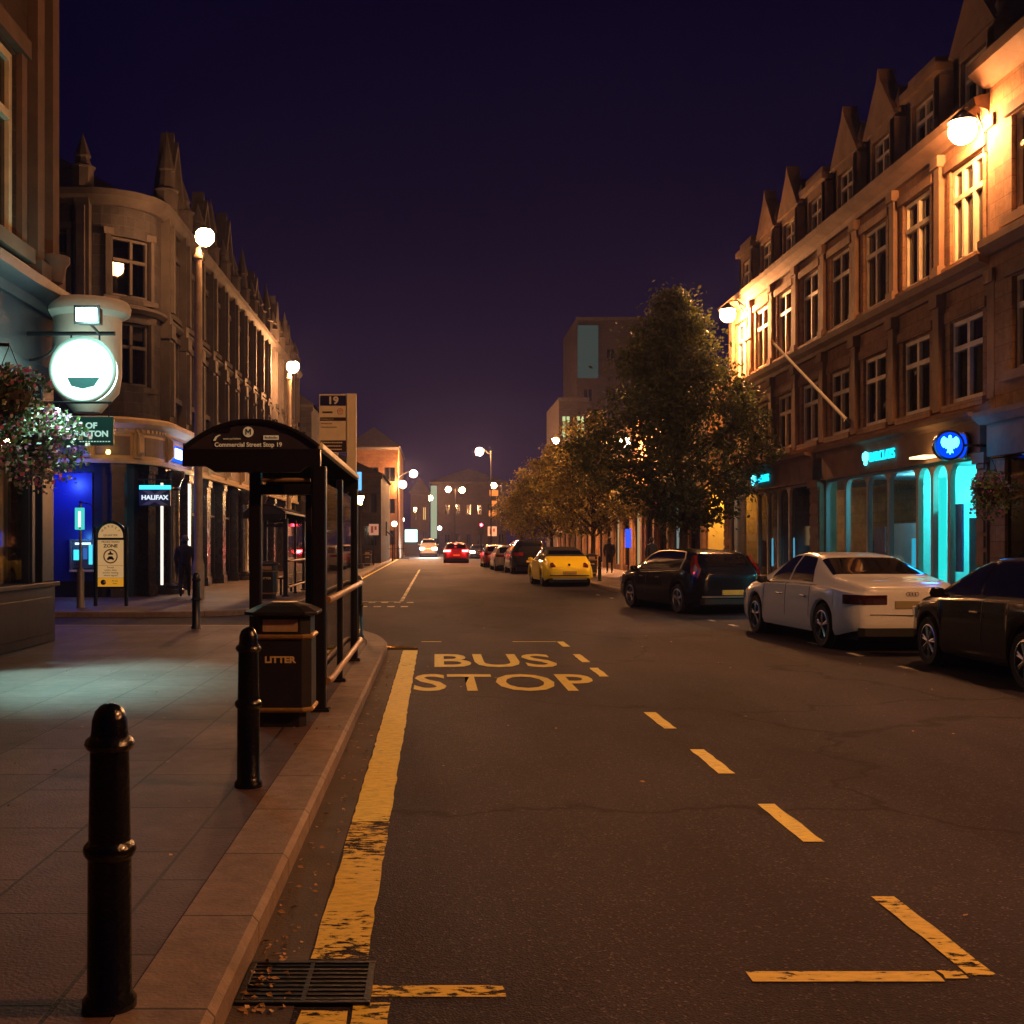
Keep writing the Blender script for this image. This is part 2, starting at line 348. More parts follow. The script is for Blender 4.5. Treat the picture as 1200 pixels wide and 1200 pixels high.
# markings, each kind one painted sheet on the road
def rect(m, x0, x1, y0, y1, z=.0045): m.add([(x0,y0,z),(x1,y0,z),(x1,y1,z),(x0,y1,z)], [(0,1,2,3)])
def ragged(m, x0, x1, y0, y1, z=.0045, j=.006, step=.12):
    n = max(int((y1-y0)/step), 2); a = [(x0+random.uniform(-j, j), y0+(y1-y0)*i/n) for i in range(n+1)]; b = [(x1+random.uniform(-j, j), y0+(y1-y0)*i/n) for i in range(n+1)]
    m.add([(p[0], p[1], z) for p in a]+[(p[0], p[1], z) for p in b], [(i, n+1+i, n+2+i, i+1) for i in range(n)])
m = MB(); ragged(m, -.475, -.262, 6.6, 17.1); struct(m.build('kerbside_line', M_['yellow']))
m = MB(); ragged(m, -.475, -.262, 4.42, 6.6); ragged(m, -.46, -.30, 3.0, 3.93); ragged(m, -.26,.245, 4.05, 4.155, step=.05); ragged(m, -.28,-.16, 3.2, 4.0)
ragged(m, 1.155, 1.86, 4.19, 4.29, step=.05); ragged(m, 1.875, 1.955, 4.22, 4.30, step=.04); ragged(m, 1.97, 2.07, 4.25, 5.2)
struct(m.build('bay_corner_line', M_['yellow_worn']))
m = MB()
for a, b in ((6.15,7.04),(7.97,8.9),(9.9,10.85),(13.75,14.7),(15.4,16.5),(17.7,18.6)): ragged(m, 1.965, 2.075, a, b)
rect(m, -.22, .1, 18.55, 18.63); rect(m, 1.25, 1.95, 18.55, 18.63)
struct(m.build('bay_dashes', M_['yellow']))
m = MB()
for i in range(12): rect(m, -.97, -.87, 31.5+i*3.1, 31.5+i*3.1+2.95)
for i in range(7): rect(m, -2.9+i*.34, -2.72+i*.34, 28.6, 29.0); rect(m, -2.8+i*.34, -2.62+i*.34, 30.6, 31.0)
rect(m, -3.1, -.9, 31.2, 31.32)
for y in (14.4, 16.2, 18.0, 22.0, 23.4, 33, 35): rect(m, 5.95-(.06*(y-18) if y > 20 else 0), 6.05-(.06*(y-18) if y > 20 else 0), y, y+.5)
struct(m.build('faded_white_lines', M_['white_line']))
m = MB()
for i in range(40): ragged(m, -3.2-.0057*i*3, -3.1-.0057*i*3, 33+i*3, 36+i*3)
struct(m.build('far_kerb_line', M_['yellow']))
for body, cx, cy, w, h in (('BUS', .80, 15.65, 1.62, 1.75), ('STOP', .80, 13.2, 2.08, 1.6)):
    t = text(body, 1, (0,0,0), (0,0,0), M_['yellow'], None, name='road_lettering', ext=0, bold=.016)
    xs = [v.co.x for v in t.data.vertices]; ys = [v.co.y for v in t.data.vertices]
    fx = w/(max(xs)-min(xs)); fy = h/(max(ys)-min(ys))
    for v in t.data.vertices: v.co.x = (v.co.x-(max(xs)+min(xs))/2)*fx; v.co.y = (v.co.y-(max(ys)+min(ys))/2)*fy; v.co.z = 0
    t.scale = (1,1,1); t.location = (cx, cy, .0045); struct(t)
pm_ = mat('patch_asphalt', (.018,.014,.026), .8, var=.4, scale=5, bump=.5, bscale=120)
m = MB(); m.add([(4.9,13.5,.002),(5.3,13.5,.002),(5.0,27,.002),(4.6,27,.002)], [(0,1,2,3)]); struct(m.build('road_patch', pm_))
# drain grate
gr = empty('drain_grate', (-.46, 4.17, 0), 0, 'black iron drain grate in the gutter under the yellow line', 'drain grate')
m = MB(); m.box(-.235,.235,-.20,-.175,.0,.016); m.box(-.235,.235,.175,.20,.0,.016); m.box(-.235,-.21,-.175,.175,.0,.016); m.box(.21,.235,-.175,.175,.0,.016); m.build('frame', M_['iron'], gr, bevel=.003)
m = MB()
for i in range(9): m.box(-.21,-.008,-.165+i*.039,-.147+i*.039,.003,.013); m.box(.008,.21,-.165+i*.039,-.147+i*.039,.003,.013)
m.box(-.008,.008,-.175,.175,.001,.015); m.build('bars', M_['iron'], gr)
MB().add([(-.22,-.18,.0075),(.22,-.18,.0075),(.22,.18,.0075),(-.22,.18,.0075)],[(0,1,2,3)]).build('pit', M_['room'], gr)
# a curved iron gully cover at the end of the bay
m = MB()
for r in (.14,.22,.30): m.tube([(-.55+r*math.cos(a*math.pi/10)*.9, 17.35+r*math.sin(a*math.pi/10), .012) for a in range(11)], .014, 6)
m.tube([(-.85,17.33,.012),(-.25,17.33,.012)], .012, 6)
tag(m.build('gully_cover', M_['gold']), 'fan shaped metal gully cover at the far end of the thick yellow line', 'gully cover')
# fallen leaves and litter scraps
m = MB()
for i in range(420):
    k = random.random()
    if k < .42: x = random.uniform(-.68,-.50); y = 3.9+random.random()**1.3*12; z = .010
    elif k < .55: x = random.gauss(-.62,.03); y = random.gauss(4.25,.25); z = .012
    elif k < .75: x = random.uniform(-4.5,-.8); y = random.uniform(4,15); z = .124
    elif k < .88: x = random.gauss(-1.2,.22); y = random.gauss(9.35,.12); z = .124
    else: x = random.uniform(-.3,6); y = random.uniform(4,22); z = .008
    s = random.uniform(.007,.022); a = random.uniform(0,6.3); c, d = math.cos(a)*s, math.sin(a)*s; h = random.uniform(.002,.012)
    m.add([(x-c,y-d,z),(x+d*.5,y-c*.5,z+h),(x+c,y+d,z+h*.4),(x-d*.5,y+c*.5,z)], [(0,1,2,3)])
o = m.build('fallen_leaves', mat('dry_leaf', (.55,.33,.11), .6, col2=(.30,.14,.05), scale=9))
tag(o, 'small dry leaves and scraps scattered in the gutter and over the paving', 'fallen leaves', kind='stuff')
# ---------------------------------------------------------------- walls with real openings
def wall(m, M, u0, u1, z0, z1, ops, rev=.22, du=None):
    """M(u, z, d) -> point, d metres into the wall; ops = [(ua, ub, za, zb)]; faces leave the openings free and add reveals"""
    us = {u0, u1}; zs = {z0, z1}
    for a, b, c, d in ops: us |= {a, b}; zs |= {c, d}
    if du:
        for i in range(int((u1-u0)/du)+1): us.add(u0+i*du)
    us = sorted(u for u in us if u0 <= u <= u1); zs = sorted(z for z in zs if z0 <= z <= z1)
    idx = {}; vs = []; fs = []
    def V(u, z, d):
        k = (round(u, 4), round(z, 4), round(d, 4))
        if k not in idx: idx[k] = len(vs); vs.append(M(u, z, d))
        return idx[k]
    for a, b in zip(us, us[1:]):
        if b-a < 1e-4: continue
        for c, d in zip(zs, zs[1:]):
            um, zm = (a+b)/2, (c+d)/2
            if any(o[0] < um < o[1] and o[2] < zm < o[3] for o in ops): continue
            fs.append((V(a,c,0), V(b,c,0), V(b,d,0), V(a,d,0)))
    for a, b, c, d in ops:
        fs += [(V(a,c,0), V(b,c,0), V(b,c,rev), V(a,c,rev)), (V(a,d,0), V(b,d,0), V(b,d,rev), V(a,d,rev)),
               (V(a,c,0), V(a,d,0), V(a,d,rev), V(a,c,rev)), (V(b,c,0), V(b,d,0), V(b,d,rev), V(b,c,rev))]
    m.add(vs, fs)
def wbox(m, M, u0, u1, z0, z1, d0, d1, nu=1):
    """box on the wall: d0 < 0 stands proud"""
    for i in range(nu):
        a = u0+(u1-u0)*i/nu; b = u0+(u1-u0)*(i+1)/nu
        vs = [M(a,z0,d0), M(b,z0,d0), M(b,z0,d1), M(a,z0,d1), M(a,z1,d0), M(b,z1,d0), M(b,z1,d1), M(a,z1,d1)]
        m.add(vs, [(0,3,2,1),(4,5,6,7),(0,1,5,4),(1,2,6,5),(2,3,7,6),(3,0,4,7)])
def cornice(m, M, u0, u1, z, prof, nu=1):
    """prof: list of (proud, dz) up the moulding"""
    n = len(prof); vs = []
    for i in range(nu+1):
        u = u0+(u1-u0)*i/nu; vs += [M(u, z+dz, -p) for p, dz in prof]
    fs = [(i*n+k, (i+1)*n+k, (i+1)*n+(k+1) % n, i*n+(k+1) % n) for i in range(nu) for k in range(n)]
    fs += [tuple(range(n)), tuple(range(nu*n, nu*n+n))[::-1]]
    m.add(vs, fs)
WR = random.Random(4)
M_['blind'] = mat('roller_blind', (.34,.27,.19), .8, var=.15, scale=2); M_['curtain'] = mat('net_curtain', (.16,.12,.11), .8, var=.3, scale=6)
def window(M, root, off, u0, u1, z0, z1, d=.14, trans=.70, lights=2, fw=.085, mw=.10, fm='pale', sur=None, sm='sandtrim'):
    """cross window: frame, mullions and transom in one mesh, its glazing a sub-part"""
    f = MB(off)
    for a, b in ((u0, u0+fw), (u1-fw, u1)): wbox(f, M, a, b, z0, z1, d-.04, d+.06)
    for a, b in ((z0, z0+fw), (z1-fw, z1)): wbox(f, M, u0+fw, u1-fw, a, b, d-.04, d+.06)
    zt = z0+(z1-z0)*trans
    if trans < 1: wbox(f, M, u0+fw, u1-fw, zt-mw/2, zt+mw/2, d-.06, d+.05)
    for i in range(1, lights):
        u = u0+(u1-u0)*i/lights
        wbox(f, M, u-mw/2, u+mw/2, z0+fw, zt-mw/2 if trans < 1 else z1-fw, d-.055, d+.05)
        if trans < 1: wbox(f, M, u-mw/2, u+mw/2, zt+mw/2, z1-fw, d-.055, d+.05)
    o = f.build('window', M_[fm], root)
    p = MB(off); p.add([M(u0+fw,z0+fw,d+.02), M(u1-fw,z0+fw,d+.02), M(u1-fw,z1-fw,d+.02), M(u0+fw,z1-fw,d+.02)], [(0,1,2,3)])
    p.build('pane', M_['winglass'], o)
    if WR.random() < .45 and z1-z0 > 1.2:         # a blind or curtain drawn part way
        hb = WR.choice((.25,.4,.55,.95))*(z1-z0); bl_ = MB(off); wbox(bl_, M, u0+fw, u1-fw, z1-hb, z1-fw, d+.07, d+.085); bl_.build('blind', M_[WR.choice(('blind','curtain'))], o)
    if sur:                                   # moulded stone surround: jambs, hood, sill
        j, hd, sl, pr = sur; s = MB(off)
        wbox(s, M, u0-j, u0-.004, z0-.03, z1+.03, -pr, .02); wbox(s, M, u1+.004, u1+j, z0-.03, z1+.03, -pr, .02)
        wbox(s, M, u0-j-.04, u1+j+.04, z1+.03, z1+.03+hd, -pr-.05, .02); wbox(s, M, u0-j-.05, u1+j+.05, z0-.03-sl, z0-.032, -pr-.10, .03)
        s.build('surround', M_[sm], o)
    return o
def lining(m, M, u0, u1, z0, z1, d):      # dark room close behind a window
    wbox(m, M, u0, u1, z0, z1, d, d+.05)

# ================================================================ right terrace
XR = 10.5
def MR(u, z, d): return (XR+d, u, z)
off = (XR, 22.0, .118)
B = empty('terrace_building', off, 0, 'long sandstone terrace with gabled attics above lit bank shopfronts on the right', 'building')
bays = [39.3-2.37*k for k in range(8)]
Y0, Y1 = 21.6, 41.2
ops = []; w1 = []; w2 = []; w3 = []
for k, y in enumerate(bays):
    w1.append((y-.70, y+.70, 4.42, 6.05)); w2.append((y-.70, y+.70, 7.22, 9.12)); w3.append((y-.55, y+.55, 10.15, 11.25))
ops = w1+w2
m = MB(off); wall(m, MR, Y0, Y1, 3.95, 9.95, ops)
m.box(XR+.5, XR+9, Y0, Y1, 3.95, 9.9); m.box(XR+2.9, XR+9, Y0, Y1, .1, 3.94)                       # body of the house behind the facade
m.box(XR+.002, XR+.5, Y1-.35, Y1, .118, 9.9); m.box(XR+.002, XR+.5, Y0, Y0+.3, .118, 3.95)
m.build('wall', M_['sand'], B)
m = MB(off)
cornice(m, MR, Y0, Y1, 6.72, [(0,0),(.08,0),(.12,.10),(.30,.16),(.33,.30),(.10,.36),(0,.36)])
cornice(m, MR, Y0, Y1, 9.60, [(0,0),(.10,0),(.14,.12),(.36,.20),(.40,.36),(.12,.44),(0,.44)])
cornice(m, MR, Y0, Y1, 4.10, [(0,0),(.06,0),(.10,.08),(.10,.16),(0,.2)])
m.build('cornice', M_['sandtrim'], B)
for k in range(9):
    y = 39.3+1.185-2.37*k
    p = MB(off); wbox(p, MR, y-.14, y+.14, 4.30, 6.72, -.13, .02); wbox(p, MR, y-.13, y+.13, 7.08, 9.60, -.11, .02)
    wbox(p, MR, y-.19, y+.19, 6.45, 6.70, -.19, -.0); wbox(p, MR, y-.18, y+.18, 9.35, 9.58, -.17, 0); wbox(p, MR, y-.19, y+.19, 7.085, 7.30, -.17, 0)
    p.build('pilaster', M_['sandtrim'], B)
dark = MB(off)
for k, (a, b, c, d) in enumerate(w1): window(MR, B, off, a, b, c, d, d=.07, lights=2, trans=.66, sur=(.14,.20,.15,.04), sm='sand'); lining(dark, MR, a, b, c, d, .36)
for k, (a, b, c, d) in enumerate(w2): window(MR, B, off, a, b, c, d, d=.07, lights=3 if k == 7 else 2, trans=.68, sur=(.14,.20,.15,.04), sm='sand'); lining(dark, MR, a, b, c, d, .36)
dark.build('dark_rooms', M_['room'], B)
# attic: sloping slate roof with stone dormers, some gabled
m = MB(off); m.add([(XR+.35,Y0,9.9),(XR+.35,Y1,9.9),(XR+4.2,Y1,13.2),(XR+4.2,Y0,13.2),(XR+9,Y0,9.9),(XR+9,Y1,9.9)], [(0,1,2,3),(3,2,5,4),(0,3,4),(1,5,2)])
rf = m.build('roof', M_['slate'], B)
for y in (24.0, 31.0, 38.0):
    c = MB(off); c.box(XR+3.4, XR+4.6, y-.6, y+.6, 12.2, 14.3); c.box(XR+3.33, XR+4.67, y-.67, y+.67, 14.0, 14.15)
    for i in range(3): c.lathe([(.13,0),(.11,.5),(.13,.52)], (XR+4, y-.36+.36*i, 14.3), 10)
    c.build('chimney', M_['soot'], rf)
gab = {1, 2, 4, 5, 7}
for k, (a, b, c, d) in enumerate(w3):
    y = bays[k]; D = MB(off); MD = lambda u, z, dd: (XR+.10+dd, u, z)
    wall(D, MD, y-.85, y+.85, 9.9, 11.5, [(a, b, c, d)], .2)
    D.box(XR+.4, XR+2.6, y-.85, y+.85, 9.9, 11.45)
    D.box(XR+.10, XR+.4, y-.85, y-.60, 9.9, 11.45); D.box(XR+.10, XR+.4, y+.60, y+.85, 9.9, 11.45)
    if k in gab:
        pk = 12.6
        D.prism([(y-.98, 11.5), (y+.98, 11.5), (y+.12, pk), (y, pk+.30), (y-.12, pk)], lambda p, q: (XR+.04, p, q), lambda p, q: (XR+.42, p, q))
        D.prism([(y-.85, 11.45), (y+.85, 11.45), (y, pk-.1)], lambda p, q: (XR+.42, p, q), lambda p, q: (XR+2.8, p, q))
        for s in (-1, 1): D.lathe([(.09,0),(.11,.10),(.05,.14),(.10,.30),(.0,.62)], (XR+.2, y+s*.90, 11.5), 8)
    else:
        D.box(XR-.02, XR+.7, y-.95, y+.95, 11.5, 11.68); D.box(XR+.08, XR+.6, y-.7, y+.7, 11.68, 11.9)
    dm = D.build('dormer', M_['sandtrim'], B)
    window(MD, dm, off, a, b, c, d, lights=2, trans=.62, fw=.07, mw=.08)
    lining(D2 := MB(off), MD, a, b, c, d, .21); D2.build('dark_room', M_['room'], dm)
# ground floor: stone piers, fascia, arched shop windows
for a, b in ((21.6, 22.0), (31.0, 31.75), (40.5, 41.2)):
    m = MB(off); wbox(m, MR, a, b, .118, 3.30, -.16, .3)
    for i in range(9): wbox(m, MR, a+.05, b-.05, .6+i*.3, .82+i*.3, -.20, -.16)
    wbox(m, MR, a-.04, b+.04, 3.10, 3.30, -.24, .3)
    m.build('pier', M_['sandtrim'], B)
for a, b in ((22.0, 31.0), (31.75, 40.5)):
    fa = MB(off); wbox(fa, MR, a, b, 3.30, 3.92, -.10, .3); cornice(fa, MR, a, b, 3.92, [(0,0),(.12,0),(.16,.06),(.32,.10),(.34,.18),(0,.18)])
    wbox(fa, MR, a, b, 3.27, 3.33, -.16, -.09)
    fa.build('shop_fascia', M_['sandtrim'] if a < 30 else M_['sandtrim'], B)
def arched_pane(root, a, b, z0, z1, fmname, frame_m, glm, fw=.06, rad=.35, d=.05):
    """shop light with rounded upper corners"""
    def arc(pad):
        r = max(min(rad, (b-a)/2)-pad, .02); A, Bq, C, D = a+pad, b-pad, z0+pad, z1-pad
        pts = [(A, C), (Bq, C)]
        pts += [(Bq-r+r*math.cos(t*math.pi/12), D-r+r*math.sin(t*math.pi/12)) for t in range(7)]
        pts += [(A+r+r*math.cos(math.pi/2+t*math.pi/12), D-r+r*math.sin(math.pi/2+t*math.pi/12)) for t in range(7)]
        return pts
    I = arc(fw); f = MB(off)
    n = len(I)
    # outer boundary: same count of points, pushed to the rectangle
    O = []
    for (u, z) in I:
        uu = a if u < (a+b)/2 else b; 
        O.append((uu if z < z1-fw-1e-4 or True else u, z))
    O[0] = (a, z0); O[1] = (b, z0)
    for i in range(2, 9): t = (i-2)/6; O[i] = (b, I[2][1]+(z1-I[2][1])*min(1, t*2)) if t < .5 else (b-(b-I[8][0])*(t*2-1), z1)
    for i in range(9, 16): t = (i-9)/6; O[i] = (I[9][0]-(I[9][0]-a)*min(1, t*2), z1) if t <= .5 else (a, z1-(z1-I[15][1])*(t*2-1))
    vs = [MR(u, z, d-.05) for u, z in O]+[MR(u, z, d-.05) for u, z in I]+[MR(u, z, d+.06) for u, z in I]
    fs = [(i, (i+1) % n, n+(i+1) % n, n+i) for i in range(n)]+[(n+i, n+(i+1) % n, 2*n+(i+1) % n, 2*n+i) for i in range(n)]
    f.add(vs, fs); o = f.build('shop_window', frame_m, root)
    g = MB(off); g.add([MR(u, z, d+.03) for u, z in I], [tuple(range(n))]); g.build('pane', glm, o)
    return o
stallm = mat('stall_board', (.42,.30,.20), .6, var=.25, scale=3)
m = MB(off); wbox(m, MR, 22.0, 31.0, .118, .48, -.02, .1); wbox(m, MR, 31.75, 35.0, .118, .55, -.02, .1); wbox(m, MR, 38.4, 40.5, .118, .75, -.02, .1); m.build('stall_riser', stallm, B)
cuts = [22.0, 23.55, 24.35, 25.1, 26.7, 28.0, 29.5, 31.0]
for a, b in zip(cuts, cuts[1:]): arched_pane(B, a, b, .48, 3.27, 's', mat('teal_grey_frame', (.30,.27,.24), .5), M_['shopglass'])
for a, b, z in ((31.75,34.2,.55),(34.2,35.3,.12),(35.3,36.4,.12),(36.4,37.5,.12),(37.5,40.5,.75)): arched_pane(B, a, b, z, 3.27, 's', M_['pale'], M_['shopglass'] if a > 37 else M_['winglass'])
# rooms behind the shop windows
m = MB(off)
for a, b, dep in ((22.02,30.98,2.6),(31.77,40.48,2.4)):
    m.add([MR(a,.13,.14),MR(b,.13,.14),MR(b,.13,dep),MR(a,.13,dep)],[(0,1,2,3)]); m.add([MR(a,3.28,.14),MR(b,3.28,.14),MR(b,3.28,dep),MR(a,3.28,dep)],[(0,1,2,3)])
m.box(XR+.5,XR+.52,31.77,37.5,.14,3.27)
m.build('shop_floor', mat('shop_lino', (.25,.26,.27), .5), B)
m = MB(off); m.box(XR+2.6, XR+2.65, 22.0, 31.0, .13, 3.3); m.box(XR+.14, XR+2.6, 25.25, 25.31, .13, 3.3); m.box(XR+.14, XR+2.6, 22.02, 22.06, .13, 3.3); m.box(XR+.9, XR+.95, 26.4, 27.3, .13, 3.0)
m.box(XR+1.6, XR+1.65, 27.7, 30.4, .13, 2.1)
m.build('bank_partition', mat('bank_wall', (.55,.60,.60), .5, var=.15), B)
m = MB(off); m.box(XR+.30, XR+.34, 24.42, 24.95, .5, 3.0); m.build('lit_banner', glow('cyan_banner', (.02,.70,.66), .9), B)
m = MB(off); m.box(XR+.30, XR+.34, 23.62, 24.28, 1.0, 2.4); m.build('poster', mat('blue_poster', (.04,.10,.32), .4, col2=(.02,.04,.16), scale=2.5), B)
m = MB(off); m.box(XR+.30, XR+.34, 22.4, 23.3, .55, 2.1); m.build('poster', mat('teal_poster', (.03,.28,.36), .4, col2=(.02,.12,.25), scale=2.5), B)
m = MB(off); m.box(XR+.55, XR+.59, 28.3, 29.0, .6, 2.0); m.build('poster', mat('pink_poster', (.40,.22,.26), .4, var=.4), B)
m = MB(off); m.box(XR+.55, XR+.59, 38.6, 39.5, .8, 1.7); m.build('poster', mat('plum_poster', (.22,.05,.07), .4, var=.4), B)
m = MB(off); m.box(XR+.40, XR+.44, 26.0, 26.35, .5, 1.7); m.build('lit_banner', glow('blue_banner', (.02,.28,.42), 1.0), B)
for u in (34.75, 36.95):                                                     # tall narrow up-lights in the dark entrance
    m = MB(off); m.add([MR(u-.05,.85,.30),MR(u+.05,.85,.30),MR(u+.02,1.75,.30),MR(u-.02,1.75,.30),MR(u-.05,.85,.34),MR(u+.05,.85,.34),MR(u+.02,1.75,.34),MR(u-.02,1.75,.34)],[(0,1,2,3),(4,7,6,5),(0,4,5,1),(1,5,6,2),(2,6,7,3),(3,7,4,0)])
    m.build('light_strip', glow('pale_cyan', (.14,.62,.80), 1.6), B)
fm_ = mat('dark_fitting', (.03,.05,.08), .4); wm_ = mat('white_fitting', (.6,.62,.6), .5)
for y0, z0, y1, z1, nm, mm_ in ((24.5,1.2,25.0,2.2,'poster',fm_),(26.0,1.1,26.9,2.4,'poster',wm_),(28.1,1.3,28.7,2.2,'poster',fm_),(29.3,1.0,30.3,2.3,'poster',wm_)):
    m = MB(off); m.box(XR+2.56, XR+2.60, y0, y1, z0, z1); m.box(XR+2.545, XR+2.56, y0+.08, y1-.08, z0+.5, z1-.12); m.build(nm, mm_, B)
for y in (22.9, 25.7, 28.9):
    m = MB(off); m.box(XR+1.5, XR+2.1, y-.5, y+.5, .13, .95); m.box(XR+1.42, XR+2.15, y-.56, y+.56, .95, 1.0); m.box(XR+1.62, XR+1.66, y-.25, y+.25, 1.08, 1.42); m.box(XR+1.66, XR+1.70, y-.04, y+.04, 1.0, 1.2); m.build('counter', wm_, B)
    m = MB(off); m.box(XR+.75, XR+.79, y+.6, y+1.0, .13, .15); m.tube([(XR+.77,y+.8,.13),(XR+.77,y+.8,1.5)], .02, 6); m.box(XR+.75, XR+.78, y+.58, y+1.02, 1.05, 1.65); m.build('leaflet_stand', fm_, B)
point('bank_ceiling_light', (XR+1.2, 23.7, 3.0), (.04,.80,.82), 230, .12)
point('bank_ceiling_light', (XR+1.4, 28.2, 3.0), (.10,.48,.60), 140, .12)
point('shop_ceiling_light', (XR+1.3, 39.2, 3.0), (.8,.6,.5), 25, .1)
# shop signs
def sign_word(u, z, w, lab, g):
    r = empty('shop_sign', (XR-.10, u, z), 0, lab, 'sign', g)
    o = text('BARCLAYS', .30, (-.05, .0, 0), FACEL, glow('cyan_letters', (.01,.62,.95), 1.3), r, ext=.02, bold=.0)
    ws = [v.co.x for v in o.data.vertices]; s = (w-.40)/(max(ws)-min(ws)); o.scale = (s, s*1.05, 1); o.location = (-.05, -.20, 0)
    e_ = MB(); pts = eagle(.17); e_.prism(pts, lambda a, b: (-.07, w/2-.10-a, b), lambda a, b: (-.02, w/2-.10-a, b)); e_.build('emblem', glow('cyan_emblem', (.10,.75,.98), 2.4), r)
    return r
def eagle(s):    # spread eagle emblem, simple outline
    h = [(0,1.0),(.13,.92),(.16,.72),(.12,.60),(.34,.66),(.62,.86),(.86,.62),(.92,.25),(.80,-.10),(.62,-.28),(.50,-.12),(.42,-.38),(.30,-.24),(.24,-.52),(.34,-.80),(.12,-.70),(0,-.95)]
    return [(x*s, y*s) for x, y in h]+[(-x*s, y*s) for x, y in h[::-1][1:-1]]
sign_word(26.9, 3.62, 1.85, 'glowing cyan bank sign over the widest lit window, nearer of two', 'cyan bank signs')
sign_word(36.7, 3.62, 1.85, 'small glowing cyan bank sign above the dark arched entrance, farther of two', 'cyan bank signs')
# round projecting sign facing down the street and its partner flat on the fascia
S = empty('projecting_sign', (9.75, 21.9, 3.45), 0, 'round lit blue sign with cyan eagle on a bracket over the bank', 'sign')
m = MB(); m.tube([(0,-.06,0),(0,.06,0)], .29, 28); m.build('drum', M_['blackpaint'], S, smooth=True)
m = MB(); m.tube([(0,-.075,0),(0,-.055,0)], .245, 28); m.build('lit_face', glow('deep_blue', (.0,.04,.75), 1.2), S)
m = MB(); m.prism(eagle(.19), lambda a, b: (a, -.095, b), lambda a, b: (a, -.076, b)); m.build('emblem', glow('cyan_emblem', (.10,.75,.98), 2.4), S)
m = MB(); m.tube([(.27,0,0),(.80,0,0)], .025, 8); m.build('bracket', M_['blackpaint'], S)
S = empty('wall_sign', (XR-.14, 22.55, 3.5), 0, 'round blue lit disc flat on the fascia beside the projecting eagle sign', 'sign')
m = MB(); m.tube([(-.06,0,0),(.02,0,0)], .27, 28); m.build('drum', M_['blackpaint'], S)
m = MB(); m.tube([(-.075,0,0),(-.055,0,0)], .235, 28); m.build('lit_face', glow('blue_face', (.0,.05,.85), 1.0), S)
m = MB(); m.box(XR-.5, XR-.16, 23.6, 24.3, 3.36, 3.40); o = m.build('sign_light', glow('warm_strip', (1,.62,.25), 3), None); tag(o, 'small warm strip light under the fascia left of the round sign', 'light')
point('round_sign_glow', (9.6, 21.5, 3.4), (.0,.25,1), 10, .2)
# flagpole leaning out over the shop
F = empty('flagpole', (XR-.1, 28.8, 4.55), 0, 'bare white flagpole leaning out from the terrace over the bank', 'flagpole')
m = MB(); m.tube([(0,0,0),(-1.95,-.0,2.05)], [.045,.03], 12); m.build('pole', mat('pole_white', (.75,.68,.52), .4), F, smooth=True)
m = MB(); m.sphere((-1.97,0,2.08), .055, 12, 8); m.build('finial', M_['gold'], F, smooth=True)
m = MB(); m.tube([(-.14,0,.14),(.09,0,-.09)], .075, 12); m.build('socket', M_['iron'], F)

# second building nearer the camera
off = (XR, 2.0, .118)
B2 = empty('corner_building', off, 0, 'dark stone building at the right edge, nearest the camera on that side', 'building')
MR2 = lambda u, z, d: (10.38+d, u, z)
w = []
for k in range(8):
    y = 20.0-2.5*k; w += [(y-.75,y+.75,4.7,6.4), (y-.75,y+.75,7.5,9.3)]
m = MB(off); wall(m, MR2, -2, 21.56, 3.95, 10.4, w); m.box(10.9, 19, -2, 21.56, .118, 10.35); wbox(m, MR2, 21.0, 21.56, .118, 3.95, 0, .5); wbox(m, MR2, -2, 21.0, .118, .7, .05, .5)
m.box(10.385, 10.9, 21.3, 21.56, 3.95, 10.35)
m.build('wall', M_['sand'], B2)
m = MB(off); cornice(m, MR2, -2, 21.56, 6.95, [(0,0),(.1,0),(.24,.14),(.24,.28),(0,.36)]); cornice(m, MR2, -2, 21.56, 10.1, [(0,0),(.14,0),(.42,.22),(.44,.40),(0,.48)])
cornice(m, MR2, -2, 21.56, 3.80, [(0,0),(.2,0),(.34,.12),(.34,.22),(0,.3)]); wbox(m, MR2, -2, 21.56, 3.2, 3.8, -.06, .3)
for a, b, c, d in w: wbox(m, MR2, a-.15, b+.15, d+.01, d+.2, -.08, .02); wbox(m, MR2, a-.2, b+.2, c-.18, c-.01, -.13, .02)
m.build('cornice', M_['sandtrim'], B2)
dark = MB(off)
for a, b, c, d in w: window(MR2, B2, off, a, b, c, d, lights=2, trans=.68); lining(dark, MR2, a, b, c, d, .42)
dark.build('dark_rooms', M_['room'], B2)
for i in range(7): 
    f = MB(off); a = 21.0-2.9*(i+1); wbox(f, MR2, a, a+.12, .7, 3.2, 0, .12); wbox(f, MR2, a+.12, a+2.9, .7, .8, 0, .12); o = f.build('shop_window', M_['darkwood'], B2)
    f = MB(off); f.add([MR2(a+.12,.8,.06),MR2(a+2.9,.8,.06),MR2(a+2.9,3.2,.06),MR2(a+.12,3.2,.06)],[(0,1,2,3)]); f.build('pane', M_['winglass'], o)
m = MB(off); m.add([(10.3,-2,10.5),(10.3,21.56,10.5),(14.5,21.56,13.4),(14.5,-2,13.4),(19,21.56,10.5),(19,-2,10.5)], [(0,1,2,3),(3,2,4,5),(1,4,2),(0,3,5)]); m.build('roof', M_['slate'], B2)

